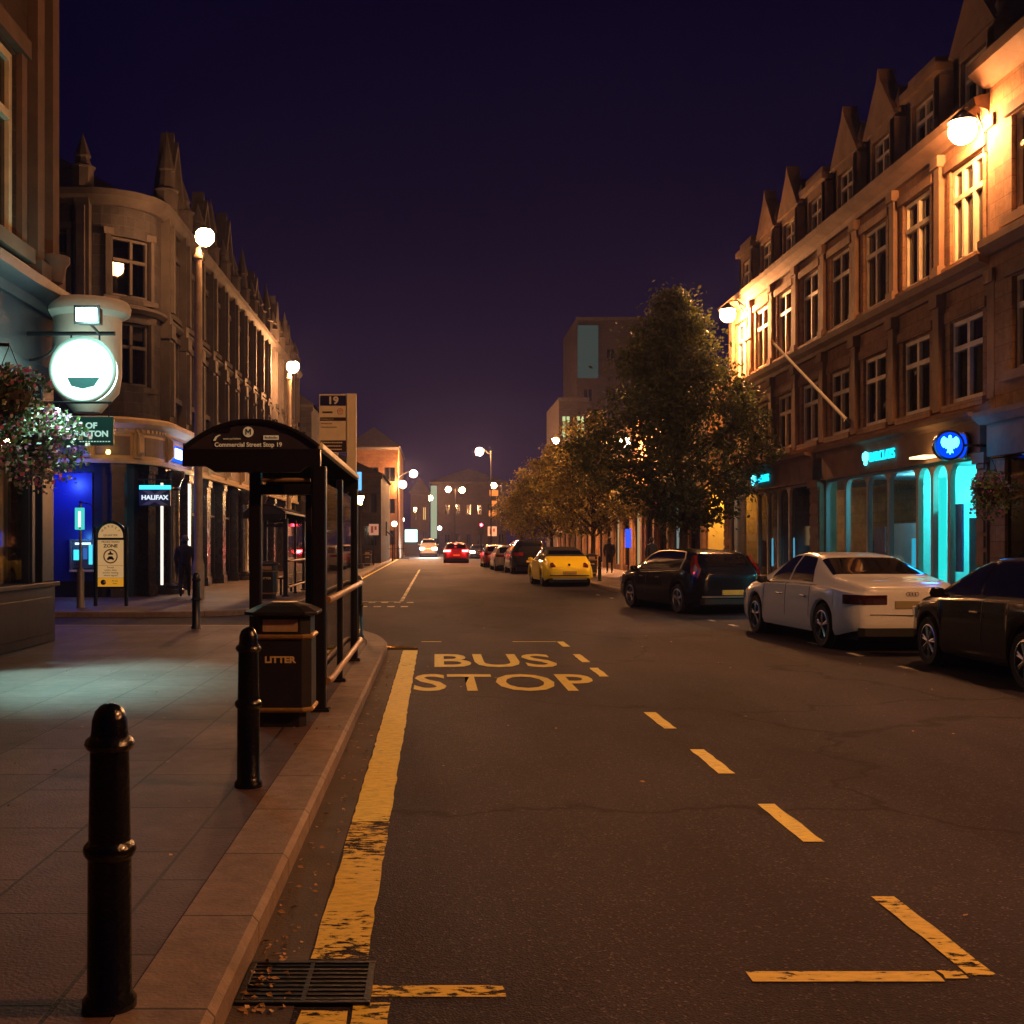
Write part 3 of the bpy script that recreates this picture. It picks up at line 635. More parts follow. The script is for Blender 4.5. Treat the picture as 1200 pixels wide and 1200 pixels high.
# terrace beyond the passage, behind the trees
off = (10.2, 43.2, .118)
B3 = empty('shop_terrace', off, 0, 'long shop terrace with warm stone piers, half hidden behind the street trees', 'building')
M3 = lambda u, z, d: (10.2+d, u, z)
w = [(43.9+3.2*i, 46.3+3.2*i, .4, 3.2) for i in range(16)]+[(44.2+3.2*i, 45.8+3.2*i, 4.6, 6.4) for i in range(16)]
m = MB(off); wall(m, M3, 43.2, 96, .118, 7.6, w, .3); m.box(10.9, 18, 43.2, 96, .118, 7.55); m.box(10.203, 10.9, 43.2, 43.5, .118, 7.55); m.build('wall', M_['sand'], B3)
m = MB(off); cornice(m, M3, 43.2, 96, 3.5, [(0,0),(.2,0),(.3,.2),(0,.3)]); cornice(m, M3, 43.2, 96, 7.4, [(0,0),(.2,0),(.35,.2),(0,.4)])
for i in range(17): wbox(m, M3, 43.35+3.2*i, 43.75+3.2*i, .118, 3.5, -.14, .0)
m.build('cornice', M_['sandtrim'], B3)
m = MB(off); m.add([(10,43.2,7.7),(10,96,7.7),(14,96,9.6),(14,43.2,9.6),(18,96,7.7),(18,43.2,7.7)], [(0,1,2,3),(3,2,4,5),(0,3,5),(1,4,2)]); m.build('roof', M_['slate'], B3)
litm = [glow('warm_shop', (1,.62,.28), .30), glow('cool_shop', (.55,.65,.6), .22)]
for i, (a, b, c, d) in enumerate(w):
    f = MB(off); wbox(f, M3, a, a+.08, c, d, .08, .2); wbox(f, M3, b-.08, b, c, d, .08, .2); wbox(f, M3, a+.08, b-.08, d-.1, d, .08, .2); o = f.build('window', M_['pale'] if c > 4 else M_['darkwood'], B3)
    lit = i in (1, 4, 6, 9, 12)
    f = MB(off); f.add([M3(a+.08,c,.16),M3(b-.08,c,.16),M3(b-.08,d-.1,.16),M3(a+.08,d-.1,.16)],[(0,1,2,3)])
    f.build('pane', litm[i % 2] if lit else M_['winglass'], o)
m = MB(off); wbox(m, M3, 43.5, 96, .12, 7.5, .5, .55); m.build('dark_rooms', M_['room'], B3)
# side wall with notices in the passage; lamp's yellow put into its colour
m = MB(off)
yel = mat('yellow_lit_wall', (.52,.36,.12), .8, var=.2, scale=2)
m.box(10.22, 11.6, 43.12, 43.19, .118, 3.4); m.build('side_panel', yel, B3)
for x0, x1, z0, z1, c in ((10.85,11.12,2.35,2.62,M_['ink']),(10.82,11.2,1.85,2.15,M_['ink']),(10.8,11.2,.75,1.72,M_['cream'])):
    m = MB(off); m.box(x0, x1, 43.08, 43.115, z0, z1); m.build('notice', c, B3)
m = MB((10.9, 42.3, 3.5)); m.tube([(10.9,43.1,3.6),(10.9,42.5,3.75),(10.9,42.35,3.6)], .02, 6); m.lathe([(.04,.16),(.10,.0),(.09,-.02)], (10.9,42.35,3.45), 10); 
o = m.build('passage_lamp', M_['iron']); tag(o, 'small swan neck lamp over the yellow lit side wall beside the trees', 'lamp')
point('passage_lamp_light', (10.9, 42.30, 3.36), (1,.60,.08), 160, .07, None)
m = MB(); m.box(8.9, 9.0, 47.9, 48.3, 1.6, 2.3); o = m.build('blue_sign', glow('blue_small', (.02,.06,.9), 1.4)); 
bpy.data.objects.remove(o)
S = empty('hanging_sign', (9.3, 55.5, .118), 0, 'narrow lit blue sign behind the parked yellow car', 'sign'); m = MB(); m.box(-.13,.13,-.05,.05,1.25,2.15); m.build('lit_face', glow('blue_small', (.02,.07,.9), 1.1), S); m = MB(); m.tube([(0,0,0),(0,0,1.25)], .04, 8); m.build('post', M_['iron'], S)
S = empty('hanging_sign', (9.6, 50.5, 3.0), 0, 'small lit red sign hanging from a stone pier behind the big tree', 'sign'); m = MB(); m.box(-.14,.14,-.04,.04,-.05,.55); m.build('lit_face', glow('red_small', (.9,.04,.06), .8), S); m = MB(); m.tube([(.1,0,.58),(.6,0,.58)], .02, 8); m.build('bracket', M_['iron'], S)

# ================================================================ left: corner bank building with curved corner
XL, YF, RC = -7.8, 31.0, 1.5
ARC = RC*math.pi/2
def MH(u, z, d):
    """u < 0 runs along the front wall to the left, 0..ARC round the corner, beyond it up the street"""
    if u < 0: return (XL-RC+u, YF+d, z)
    if u < ARC:
        a = u/RC; r = RC-d; return (XL-RC+r*math.sin(a), YF+RC-r*math.cos(a), z)
    return (XL-d, YF+RC+u-ARC, z)
def UY(y): return y-YF-RC+ARC           # street position to u
off = (XL, YF, .118)
H = empty('corner_bank', off, 0, 'tall sooty Gothic stone corner bank with a cream curved cornice across the side street', 'building')
ub = UY(64.5)
# upper wall
ops2 = []; wins = []
for i in range(14):
    u = UY(34.0)+i*2.15
    if u+1.2 > ub: break
    for z0, z1 in ((5.9, 7.5), (8.3, 9.9)): wins.append((u-.62, u+.62, z0, z1))
wins += [(.55, 1.75, 5.9, 7.6), (.55, 1.75, 8.3, 9.9)]
for i in range(3):
    u = -1.35-2.3*i; wins += [(u-.75, u+.75, 5.85, 7.75), (u-.75, u+.75, 8.4, 10.0)]
m = MB(off); wall(m, MH, -9, ub, 4.95, 11.0, wins, .25, du=.3)
m.box(-18.3, XL-RC-.6, YF+.6, 64.4, .118, 10.95); m.box(XL-2.2, XL-.6, YF+RC, 64.4, .118, 10.95); m.box(XL-2.2, XL-.01, 64.1, 64.5, .118, 10.95)
m.build('wall', M_['soot'], H)
m = MB(off)
def corn(z, prof):
    cornice(m, MH, -9, 0, z, prof); cornice(m, MH, 0, ARC, z, prof, 14); cornice(m, MH, ARC, ub, z, prof)
corn(7.85, [(0,0),(.10,0),(.20,.10),(.20,.18),(0,.24)]); corn(10.7, [(0,0),(.12,0),(.35,.2),(.38,.36),(.1,.42),(0,.42)])
m.build('string_course', M_['soottrim'], H)
# shafts between windows, each rising to a pinnacle
us = [-8.4,-6.1,-3.8,-.15]+[UY(34.0)-1.07+i*2.15 for i in range(15)]
for i, u in enumerate(us):
    if u > ub-.2: break
    p = MB(off); wbox(p, MH, u-.20, u+.20, 5.05, 11.1, -.26, .02)
    wbox(p, MH, u-.25, u+.25, 7.4, 7.8, -.34, -.0); wbox(p, MH, u-.11, u+.11, 8.15, 10.6, -.36, -.26); wbox(p, MH, u-.11, u+.11, 5.2, 7.3, -.36, -.26)
    c = MH(u, 11.1, -.12); big = i % 3 == 1
    p.lathe([(.30,0),(.30,.5),(.36,.55),(.24,.62),(.18,1.1 if big else .8),(.23,1.15 if big else .85),(.0,2.3 if big else 1.5)], c, 8)
    p.build('pinnacle_shaft', M_['soottrim'], H)
# traceried windows
dark = MB(off)
for a, b, c, d in wins:
    window(MH, H, off, a, b, c, d, lights=2, trans=.62, fw=.07, mw=.09, fm='soottrim', d=.12, sur=(.13,.18,.15,.07), sm='soottrim')
    if b <= 0 or a >= ARC: lining(dark, MH, a, b, c, d, .32)
dark.build('dark_rooms', M_['room'], H)
# parapet gables
for i, (u, wd, hh) in enumerate(((UY(34.0),2.0,2.0),(UY(38.4),1.7,1.6),(UY(42.6),2.0,2.1),(UY(49.1),1.7,1.5),(UY(55.5),1.9,1.8),(UY(60),1.6,1.5),(-3.6,2.0,2.0))):
    gm = MB(off); gm.prism([(u-wd/2,11.1),(u+wd/2,11.1),(u+wd/2,11.5),(u+.12,11.3+hh),(u,11.7+hh),(u-.12,11.3+hh),(u-wd/2,11.5)], lambda p, q: MH(p,q,-.10), lambda p, q: MH(p,q,.30))
    gm.prism([(u-wd/2-.08,11.45),(u-wd/2+.06,11.40),(u,11.2+hh-.05),(u+wd/2-.06,11.40),(u+wd/2+.08,11.45),(u,11.42+hh)], lambda p, q: MH(p,q,-.22), lambda p, q: MH(p,q,-.101))
    gm.build('gable', M_['soottrim'], H)
m = MB(off); m.add([(-18.3,YF+.4,11),(XL-.4,YF+.4,11),(XL-.4,64.5,11),(-18.3,64.5,11),(-13,37,14.5),(-13,60,14.5)], [(0,1,4),(1,2,5,4),(2,3,5),(3,0,4,5)]); m.build('roof', M_['slate'], H)
# entablature: cream frieze with cornice wrapping the corner
m = MB(off)
frp = [(0,0),(.16,0),(.18,.10),(.10,.14),(.10,.80),(.16,.84),(.18,.92),(.34,.98),(.46,1.06),(.48,1.16),(.40,1.22),(.1,1.26),(0,1.26)]
cornice(m, MH, -9, 0, 3.75, frp); cornice(m, MH, 0, ARC, 3.75, frp, 18); cornice(m, MH, ARC, ub, 3.75, frp)
m.build('entablature', M_['creamtrim'], H)
m = MB(off); u = -8.9; nd = []                       # one toothed strip: teeth joined by a thin back band
while u < UY(50): nd.append(u); u += .15
vs = []; fs = []
for u in nd:
    for a, dp in ((u, -.13), (u, -.22), (u+.07, -.22), (u+.07, -.13)): vs += [MH(a, 4.60, dp), MH(a, 4.69, dp)]
for i in range(len(vs)//2-1): fs.append((2*i, 2*i+2, 2*i+3, 2*i+1))
m.add(vs, fs); m.build('dentil_strip', M_['creamtrim'], H)
for a in [-8.4, -5.6, -2.8, -.05, 1.25]+[UY(33.0+i*3.1) for i in range(10)]:
    p = MB(off); wbox(p, MH, a-.12, a+.12, 3.9, 4.57, -.19, -.09); p.prism([(-.20,3.95),(-.32,4.05),(-.30,4.5),(-.2,4.6)], lambda dd, z, a=a: MH(a-.06, z, dd), lambda dd, z, a=a: MH(a+.06, z, dd)); p.build('console', M_['creamtrim'], H)
pm = mat('frieze_panel', (.20,.15,.11), .6, var=.3)
cs = [-8.4, -5.6, -2.8, -.05, 1.25]+[UY(33.0+i*3.1) for i in range(10)]
for a, b in zip(cs, cs[1:]): m = MB(off); wbox(m, MH, a+.22, b-.22, 3.97, 4.48, -.125, -.095, 6 if (a < ARC and b > 0) else 1); m.build('frieze_panel', pm, H)
# ground floor: recessed dark wall, stone piers and columns
m = MB(off)
wall(m, lambda u, z, d: MH(u, z, d+.35), -9, ub, .118, 3.75, [(-5.4,-4.4,.118,2.9)], .1, du=.3)
m.build('shop_wall', M_['darkwood'], H)
for a, wdt in [(-8.4,.3),(-5.9,.25),(-3.9,.3),(-1.75,.3),(.75,.2),(1.9,.22)]+[(UY(33.4),.3),(UY(36.6),.34),(UY(39.7),.34),(UY(42.6),.34),(UY(45.6),.34),(UY(48.6),.34),(UY(52),.34),(UY(56),.34),(UY(60),.34)]:
    p = MB(off); wbox(p, MH, a-wdt, a+wdt, .118, .42, -.05, .36); wbox(p, MH, a-wdt*.85, a+wdt*.85, .42, 3.5, .0, .36); wbox(p, MH, a-wdt, a+wdt, 3.5, 3.74, -.06, .36)
    p.build('pier', M_['darkstone'], H)
for y in (33.6, 46.0, 50.4):
    c = MH(UY(y), .118, -.15); p = MB(off)
    p.lathe([(.34,0),(.34,.12),(.28,.16),(.30,.24),(.22,.30),(.20,.34),(.19,3.0),(.23,3.05),(.20,3.10),(.27,3.3),(.34,3.42),(.34,3.56)], c, 20)
    p.build('column', M_['darkstone'], H, smooth=True)
for y0, y1 in ((34.3,35.9),(37.2,39.1),(40.3,42.1),(43.2,45.1),(48.9,51.4),(52.5,55.5)):
    f = MB(off); wbox(f, MH, UY(y0), UY(y0)+.08, .3, 3.4, .25, .36); wbox(f, MH, UY(y1)-.08, UY(y1), .3, 3.4, .25, .36); wbox(f, MH, UY(y0)+.08, UY(y1)-.08, 2.5, 2.58, .25, .36)
    o = f.build('shop_window', M_['darkwood'], H)
    f = MB(off); f.add([MH(UY(y0)+.08,.5,.32),MH(UY(y1)-.08,.5,.32),MH(UY(y1)-.08,3.4,.32),MH(UY(y0)+.08,3.4,.32)],[(0,1,2,3)]); f.build('pane', M_['carglass'], o)
# blue panel with the cash machine on the front wall
m = MB(off); wbox(m, MH, -1.40, -.02, .55, 3.5, .30, .345); m.build('blue_panel', M_['bluepanel'], H)
K = empty('cash_machine', (-9.55+.0, YF+.30, .95), 0, 'lit cash machine set in the blue panel behind the slim street post', 'cash machine')
mK = MB(); mK.box(-.30,.30,-.10,.0,-.05,.72); mK.box(-.34,-.29,-.16,0,-.08,.74); mK.box(.29,.34,-.16,0,-.08,.74); mK.box(-.29,.29,-.16,0,.70,.74); mK.build('housing', mat('atm_grey', (.10,.11,.14), .35), K, bevel=.01)
mK = MB(); mK.box(-.32,.32,-.24,-.0,-.14,-.08); mK.build('shelf', mat('atm_shelf', (.55,.48,.38), .4), K, bevel=.008)
mK = MB(); mK.box(-.24,-.02,-.115,-.10,.18,.46); mK.build('screen', glow('atm_screen', (.04,.50,.75), 1.3), K)
mK = MB(); mK.box(.17,.27,-.115,-.10,.06,.60); mK.build('side_light', glow('atm_side', (.06,.55,.70), 1.0), K)
mK = MB(); mK.box(-.20,.22,-.118,-.10,.60,.65); mK.build('top_light', glow('atm_top', (.6,.9,1), 1.6), K)
mK = MB()
for i in range(4):
    for j in range(4): mK.box(-.20+i*.05,-.165+i*.05,-.13,-.10,-.02+j*.045,.012+j*.045)
mK.build('keypad', M_['alloy'], K)
mK = MB(); mK.box(.02,.13,-.116,-.10,.20,.50); mK.build('card_panel', glow('atm_card', (.03,.10,.35), .8), K)
point('cash_machine_light', (-9.5, YF-.15, 1.75), (.10,.45,1), 6, .08)
point('blue_panel_light', (-9.9, YF-.5, 3.2), (.05,.12,1), 60, .1)
# bank signs
S = empty('hanging_sign', (-7.62, 31.35, 2.60), 0, 'dark bank sign with cyan strip and white X emblem hanging by the doorway column', 'sign')
m = MB(); m.box(-.42,.42,-.05,.05,0,.52); m.build('board', mat('sign_slate', (.05,.07,.11), .4), S, bevel=.01)
m = MB(); m.box(-.42,.42,-.056,.056,.45,.56); m.build('light_strip', glow('cyan_strip', (.04,.60,.95), 1.6), S)
m = MB(); gx = mat('grey_emblem', (.26,.32,.38), .4)
for s in (-1, 1):
    m.prism([(-.36*s,.43),(-.14*s,.43),(0,.33),(.14*s,.43),(.36*s,.43),(.10*s,.27),(-.10*s,.27)][::s], lambda a, b: (a,-.060,b), lambda a, b: (a,-.0505,b)) if s == 1 else m.prism([(-.36,.03),(-.10,.17),(.10,.17),(.36,.03),(.14,.03),(0,.11),(-.14,.03)], lambda a, b: (a,-.060,b), lambda a, b: (a,-.0505,b))
m.build('emblem', gx, S)
text('HALIFAX', .165, (0,-.064,.225), FACE, glow('white_letters', (.75,.85,1), .75), S, ext=.004, sx=1.1, bold=.006)
m = MB(); m.tube([(-.3,0,.54),(-.3,0,.72)], .012, 6); m.tube([(.3,0,.54),(.3,0,.72)], .012, 6); m.tube([(-.5,0,.72),(.42,0,.72)], .018, 6); m.build('bracket', M_['iron'], S)
S = empty('light_box_sign', (XL+.16, 33.2, 3.98), 0, 'glowing blue and white box sign on the curved cream frieze', 'sign')
m = MB(); m.box(-.10,.08,.0,2.5,.0,.44); m.build('housing', glow('blue_box', (.01,.07,.75), 1.5), S)
m = MB(); m.box(.082,.10,.25,2.42,.07,.37); m.build('lit_face', glow('white_box', (.62,.80,1), 2.6), S)
point('box_sign_glow', (XL+.9, 34.4, 4.0), (.25,.45,1), 16, .25)
for y, z0, z1, c, s in ((32.75,.4,3.3,(1,.86,.66),1.0),(36.4,.5,3.45,(1,.84,.62),1.3)):
    q = MH(UY(y), 0, -.02); m = MB((q[0], q[1], z0)); m.box(q[0]-.02, q[0]+.045, q[1]-.03, q[1]+.03, z0, z1); o = m.build('strip_light', glow('door_strip_%d' % y, c, s)); tag(o, 'tall thin white strip light %s' % ('by the hanging bank sign' if y < 34 else 'at the doorway behind the walking person'), 'light')
point('doorway_light', (XL+.5, 36.8, 3.1), (1,.85,.55), 55, .12)
m = MB((-8.75,30.9,4.0)); m.lathe([(.05,0),(.07,.05),(.05,.12)], (-8.72,30.72,3.96), 10); o = m.build('spot_light', glow('amber_spot', (1,.6,.2), 3)); tag(o, 'tiny amber spotlight on the ledge of the curved frieze', 'light')
point('frieze_glow', (-8.72, 30.62, 4.12), (1,.6,.2), 2.0, .04)

# ================================================================ left: pub nearest the camera
off = (-5.8, 0, .118)
PT = mat('pub_trim', (.15,.085,.055), .75, var=.35, scale=2); M_['pubtrim'] = PT
P = empty('pub_building', off, 0, 'dark pub frontage at the left edge, nearest the camera, with one tall upper window', 'building')
MP = lambda u, z, d: (-5.8-d, u, z)
w = [(14.25,15.95,5.75,8.35),(10.2,11.9,5.75,8.35),(6.2,7.9,5.75,8.35)]
pubstone = masonry('pub_stone', (.045,.028,.024), (.06,.038,.03), (.07,.05,.04), .6, .3, 'wall', rough=.8)
m = MB(off); wall(m, MP, -4, 17.4, 5.3, 14, w, .25); m.box(-14, -6.3, -4, 17.4, .118, 13.95); m.box(-6.3, -5.805, 17.1, 17.4, .118, 13.95); m.build('wall', pubstone, P)
m = MB(off); cornice(m, MP, -4, 17.5, 4.95, [(0,0),(.10,0),(.14,.12),(.34,.22),(.38,.34),(.1,.42),(0,.42)]); wbox(m, MP, -4, 17.4, 4.2, 4.95, -.03, .4); m.build('cornice', M_['darkwood'], P)
dark = MB(off)
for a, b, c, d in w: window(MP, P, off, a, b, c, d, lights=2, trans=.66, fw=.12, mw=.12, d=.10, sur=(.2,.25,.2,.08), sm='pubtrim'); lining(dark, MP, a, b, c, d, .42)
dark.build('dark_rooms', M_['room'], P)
for y in (16.55, 17.2, 12.9, 8.9):
    p = MB(off); wbox(p, MP, y-.14, y+.14, 5.6, 14, -.14, .02); wbox(p, MP, y-.20, y+.20, 5.38, 5.62, -.22, .02); p.build('pilaster', PT, P)
p = MB(off); p.lathe([(.02,0),(.14,.06),(.17,.16),(.19,.30),(.24,.36),(.24,.44)], (-5.62,16.95,5.36), 14); p.build('stone_console', PT, P, smooth=True)
# shopfront
m = MB(off); wbox(m, MP, -4, 17.4, .118, .95, -.06, .3); wbox(m, MP, -4, 17.4, .95, 1.02, -.14, .3); wbox(m, MP, 16.9, 17.4, 1.02, 4.2, -.04, .3); wbox(m, MP, -4, 17.4, 3.9, 4.2, -.06, .3); wbox(m, MP, 16.5, 16.62, 1.02, 3.9, -.03, .2); wbox(m, MP, 13.2, 13.45, 1.02, 3.9, -.05, .3); wbox(m, MP, 9.2, 9.45, 1.02, 3.9, -.05, .3)
wbox(m, MP, 13.7, 17.2, .25, .80, -.085, -.06)
m.build('shopfront', M_['darkwood'], P, bevel=.012)
for a, b in ((13.5,16.5),(9.5,13.15),(5.2,9.15)):
    f = MB(off); wbox(f, MP, a, a+.07, 1.02, 3.9, .0, .1); wbox(f, MP, b-.07, b, 1.02, 3.9, 0, .1); o = f.build('shop_window', M_['darkwood'], P)
    f = MB(off); f.add([MP(a,1.02,.05),MP(b,1.02,.05),MP(b,3.9,.05),MP(a,3.9,.05)],[(0,1,2,3)]); f.build('pane', M_['shopglass'], o)
m = MB(off); wbox(m, MP, 5, 16.9, .95, 4.2, .47, .5); wbox(m, MP, 15.2, 15.75, 1.0, 3.9, .36, .40); wbox(m, MP, 14.1, 14.6, 1.0, 3.9, .36, .40); m.build('curtain', mat('pub_curtain', (.25,.14,.08), .8, var=.3), P)
# corner lantern drum and round pub sign, both lit hard by a floodlight
Dm = MB(off); Dm.lathe([(.20,3.55),(.46,3.85),(.50,4.1),(.50,4.95),(.62,5.02),(.64,5.12),(.60,5.2),(.0,5.24)], (-5.22,17.3,0), 28); Dm.build('corner_drum', mat('pale_painted_stone', (.62,.60,.52), .6, var=.15), P, smooth=True)
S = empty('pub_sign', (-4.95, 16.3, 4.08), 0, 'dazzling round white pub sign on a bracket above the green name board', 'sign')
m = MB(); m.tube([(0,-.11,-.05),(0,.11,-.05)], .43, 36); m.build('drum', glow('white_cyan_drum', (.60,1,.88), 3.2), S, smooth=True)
m = MB()
for k in range(40):
    pass
pts = [(.45*math.cos(a*math.pi/20), -.12, -.05+.45*math.sin(a*math.pi/20)) for a in range(41)]; m.tube(pts, .028, 8, False); m.build('rim', mat('pale_rim', (.6,.75,.7), .3), S, smooth=True)
m = MB(); m.prism([(-.22,-.02),(.24,-.02),(.16,-.14),(0,-.18),(-.16,-.14)], lambda a, b: (a,-.135,b-.14), lambda a, b: (a,-.112,b-.14)); m.build('emblem', mat('teal_emblem', (.10,.30,.32), .4), S)
m = MB(); m.tube([(-.85,0,.48),(.42,0,.48)], .03, 8); m.tube([(-.2,0,.48),(-.2,0,.36)], .015, 6); m.tube([(.2,0,.48),(.2,0,.36)], .015, 6)
m.tube([(-.85,0,.10)]+[(-.85+.42*math.sin(t*.3), 0, .10+.38*(1-math.cos(t*.3))/1.6) for t in range(1, 6)], .018, 6); m.build('bracket', M_['iron'], S)
S = empty('flood_light', (-4.75, 15.75, 4.62), 0, 'burning white floodlight above the round pub sign', 'floodlight')
m = MB(); m.box(-.16,.16,-.02,.16,-.02,.20); m.box(-.18,.18,-.05,-.02,-.04,.22); m.build('housing', M_['iron'], S, bevel=.01)
m = MB(); m.box(-.14,.14,-.075,-.052,.0,.18); m.build('lit_face', glow('flood_face', (.70,1,.92), 7), S)
m = MB(); m.tube([(0,.07,0),(0,.5,-.06)], .02, 8); m.build('bracket', M_['iron'], S)
CY = (.48, 1.0, .88)
point('flood_light_lamp', (-4.72, 15.55, 4.65), CY, 38, .12)
sp = bpy.data.lights.new('pub_spot', 'SPOT'); sp.color = (.50,1,.84); sp.energy = 1300; sp.spot_size = R(52); sp.spot_blend = 1.0; sp.shadow_soft_size = .1
so = bpy.data.objects.new('pub_spot', sp); COL.objects.link(so); so.location = (-4.9, 15.2, 4.5)
so.rotation_euler = (Vector((-4.1, 12.9, .1))-Vector(so.location)).to_track_quat('-Z', 'Y').to_euler()
S = empty('name_board', (-4.86, 16.1, 2.96), 0, 'green pub name board partly behind the flowers, under the round sign', 'sign')
m = MB(); m.box(-.52,.37,-.03,.03,0,.40); m.build('board', mat('sign_green', (.012,.085,.080), .4), S, bevel=.006)
lm = mat('pale_sign_letters', (.62,.85,.80), .5, emit=(.5,.9,.8), es=.35)
text('DUKE OF', .115, (-.12,-.036,.27), FACE, lm, S, ext=.003, sx=1.1, bold=.004); text('WELLINGTON', .115, (-.09,-.036,.155), FACE, lm, S, ext=.003, sx=1.05, bold=.004)
m = MB()
for i in range(11): m.box(-.10+i*.04,-.075+i*.04,-.037,-.031,.045,.058)
m.build('small_text', lm, S)
m = MB(); m.tube([(-.4,0,.40),(-.4,0,.60)], .01, 6); m.tube([(.3,0,.40),(.3,0,.60)], .01, 6); m.tube([(-.95,0,.60),(.34,0,.60)], .018, 6); m.build('bracket', M_['iron'], S)

nb = masonry('dark_brick', (.045,.036,.036), (.06,.048,.046), (.03,.025,.025), .5, .2, 'wall', rough=.9)
# ================================================================ far buildings
def block(name, x0, x1, y0, y1, h, m_, label, cols=3, rows=2, lit=(), litm=None, roof=True, ww=1.1, wh=1.4, zb=1.2, front=True):
    off = (x0, y0, 0); b = empty(name, off, 0, label, 'building')
    M = lambda u, z, d: (u, y0+d, z); step = (x1-x0)/cols; zs = (h-zb-.6)/rows
    w = [(x0+step*(i+.5)-ww/2, x0+step*(i+.5)+ww/2, zb+zs*j+.2, zb+zs*j+.2+wh) for j in range(rows) for i in range(cols)]
    m = MB(off); wall(m, M, x0, x1, 0, h, w, .2); m.box(x0, x1, y0+.5, y1, 0, h-.01); m.box(x0, x0+.3, y0+.003, y0+.5, 0, h-.01); m.box(x1-.3, x1, y0+.003, y0+.5, 0, h-.01); m.build('wall', m_, b)
    m = MB(off); cornice(m, M, x0-.1, x1+.1, h-.35, [(0,0),(.15,0),(.3,.2),(.3,.35),(-.1,.4)]); m.build('cornice', M_['soottrim'], b)
    for i, (a, bb, c, d) in enumerate(w):
        f = MB(off); wbox(f, M, a, a+.09, c, d, .08, .16); wbox(f, M, bb-.09, bb, c, d, .08, .16); wbox(f, M, (a+bb)/2-.05, (a+bb)/2+.05, c, d, .08, .16); o = f.build('window', M_['soottrim'], b)
        f = MB(off); f.add([M(a,c,.14),M(bb,c,.14),M(bb,d,.14),M(a,d,.14)],[(0,1,2,3)]); f.build('pane', litm if i in lit else M_['carglass'], o)
    if roof:
        m = MB(off); xm = (x0+x1)/2; m.add([(x0-.2,y0-.1,h),(x1+.2,y0-.1,h),(x1+.2,y1,h),(x0-.2,y1,h),(xm,y0+1.5,h+2),(xm,y1-1.5,h+2)], [(0,1,4),(1,2,5,4),(2,3,5),(3,0,4,5)]); m.build('roof', M_['slate'], b)
    return b
gw = glow('green_white_window', (.50,.62,.28), .75)
block('office_building', 11.6, 14.3, 108, 120, 15.2, nb, 'far block with bright greenish top windows above the small tree', 2, 4, (6,7), gw, roof=False, ww=.85, wh=2.0)
T = block('tower_block', 17.2, 25.5, 140, 155, 29.0, nb, 'dark distant tower with a tall grey lit panel near its top', 3, 5, (), gw, roof=False, zb=4)
m = MB((17.2,140,0)); m.box(17.3,19.8,139.8,139.95,21.6,28.0); m.build('lit_panel', glow('grey_panel', (.045,.070,.062), .45), T)
block('town_hall_block', -3.2, -.8, 150, 160, 8.2, nb, 'grey stone block behind the headlights of the far van', 2, 2, (3,), glow('amber_slit', (1,.6,.2), .6), ww=.5, wh=1.6)
b = block('market_hall', -.6, 10.4, 168, 185, 10.5, nb, 'wide dark building closing the street, with a tall pale lit strip', 7, 2, (), gw, ww=.8)
m = MB((1.0,168,0)); m.box(.95,1.85,167.6,167.9,2.2,9.9); m.build('lit_strip', glow('pale_green_strip', (.42,.48,.30), .55), b)
block('corner_shop', -12, -3.95, 84, 100, 6.6, M_['soot'], 'low stone corner shop lit orange by the far left street lamps', 5, 2, (1,3), glow('warm_shop2', (1,.6,.25), .5))
block('stone_house', -12, -7.0, 65.2, 83.5, 9.4, M_['soot'], 'narrow dark stone house just beyond the corner bank', 3, 3, (), gw)
block('chapel_building', -8.5, -3.6, 112, 130, 11, M_['sand'], 'tall stone end wall glowing orange beside the far left lamps', 3, 3, (), gw)
# ================================================================ street lamps
bulb = glow('sodium_bulb', (1.0, .42, .15), 900)
def wall_lamp(x, y, z, wx, label, power=1.0, r=.22, g='sodium lamps on the facades', shield=False):
    s = 1 if wx > x else -1; r0 = empty('wall_lamp', (wx, y, z), 0, label, 'street lamp', g); dx = x-wx
    m = MB(); m.tube([(0,0,.15),(dx*.5,0,.42),(dx*.92,0,.40),(dx,0,.30)], [.035,.03,.026,.026], 8); m.tube([(0,0,-.35),(dx*.45,0,.38)], .018, 6); m.box(-.03,.03,-.09,.09,-.45,.3); m.build('bracket', M_['iron'], r0, smooth=True)
    m = MB(); m.lathe([(.03,.34),(.10,.28),(r*1.05,.14),(r*1.1,.10)], (dx,0,0), 16); m.build('hood', M_['iron'], r0, smooth=True)
    m = MB(); m.sphere((dx,0,-.06), r, 14, 8); mm = bulb if power == 1 else glow('sodium_bulb_%g' % power, (1.0,.42,.15), 900*power); m.build('globe', mm, r0, smooth='all')
    if shield: m = MB(); m.box(dx+s*(r+.03), dx+s*(r+.05), -.55, .55, -.50, .42); m.box(dx-s*.1, dx+s*(r+.03), -.31, -.29, -.50, .2); m.build('back_shield', M_['iron'], r0)
    return r0
wall_lamp(10.0, 21.85, 9.47, 10.48, 'largest burning orange street lamp, high on the right terrace', .4, .25)
wall_lamp(9.8, 38.6, 9.3, 10.45, 'orange lamp at the far end of the gabled right terrace', 1.3, .25)
wall_lamp(9.85, 4.2, 9.3, 10.35, 'orange lamp on the near right building beyond the picture edge', 1.35, .25)
wall_lamp(9.3, 56.5, 6.6, 10.2, 'orange lamp mostly hidden behind the street trees, nearer of two', 1.7, .25)
wall_lamp(9.3, 70.5, 6.4, 10.2, 'orange lamp mostly hidden behind the street trees, farther of two', 1.7, .25)
wall_lamp(9.0, 86, 9.3, 10.2, 'small distant orange lamp above the trees, lighting a pale wall', .9, .28)
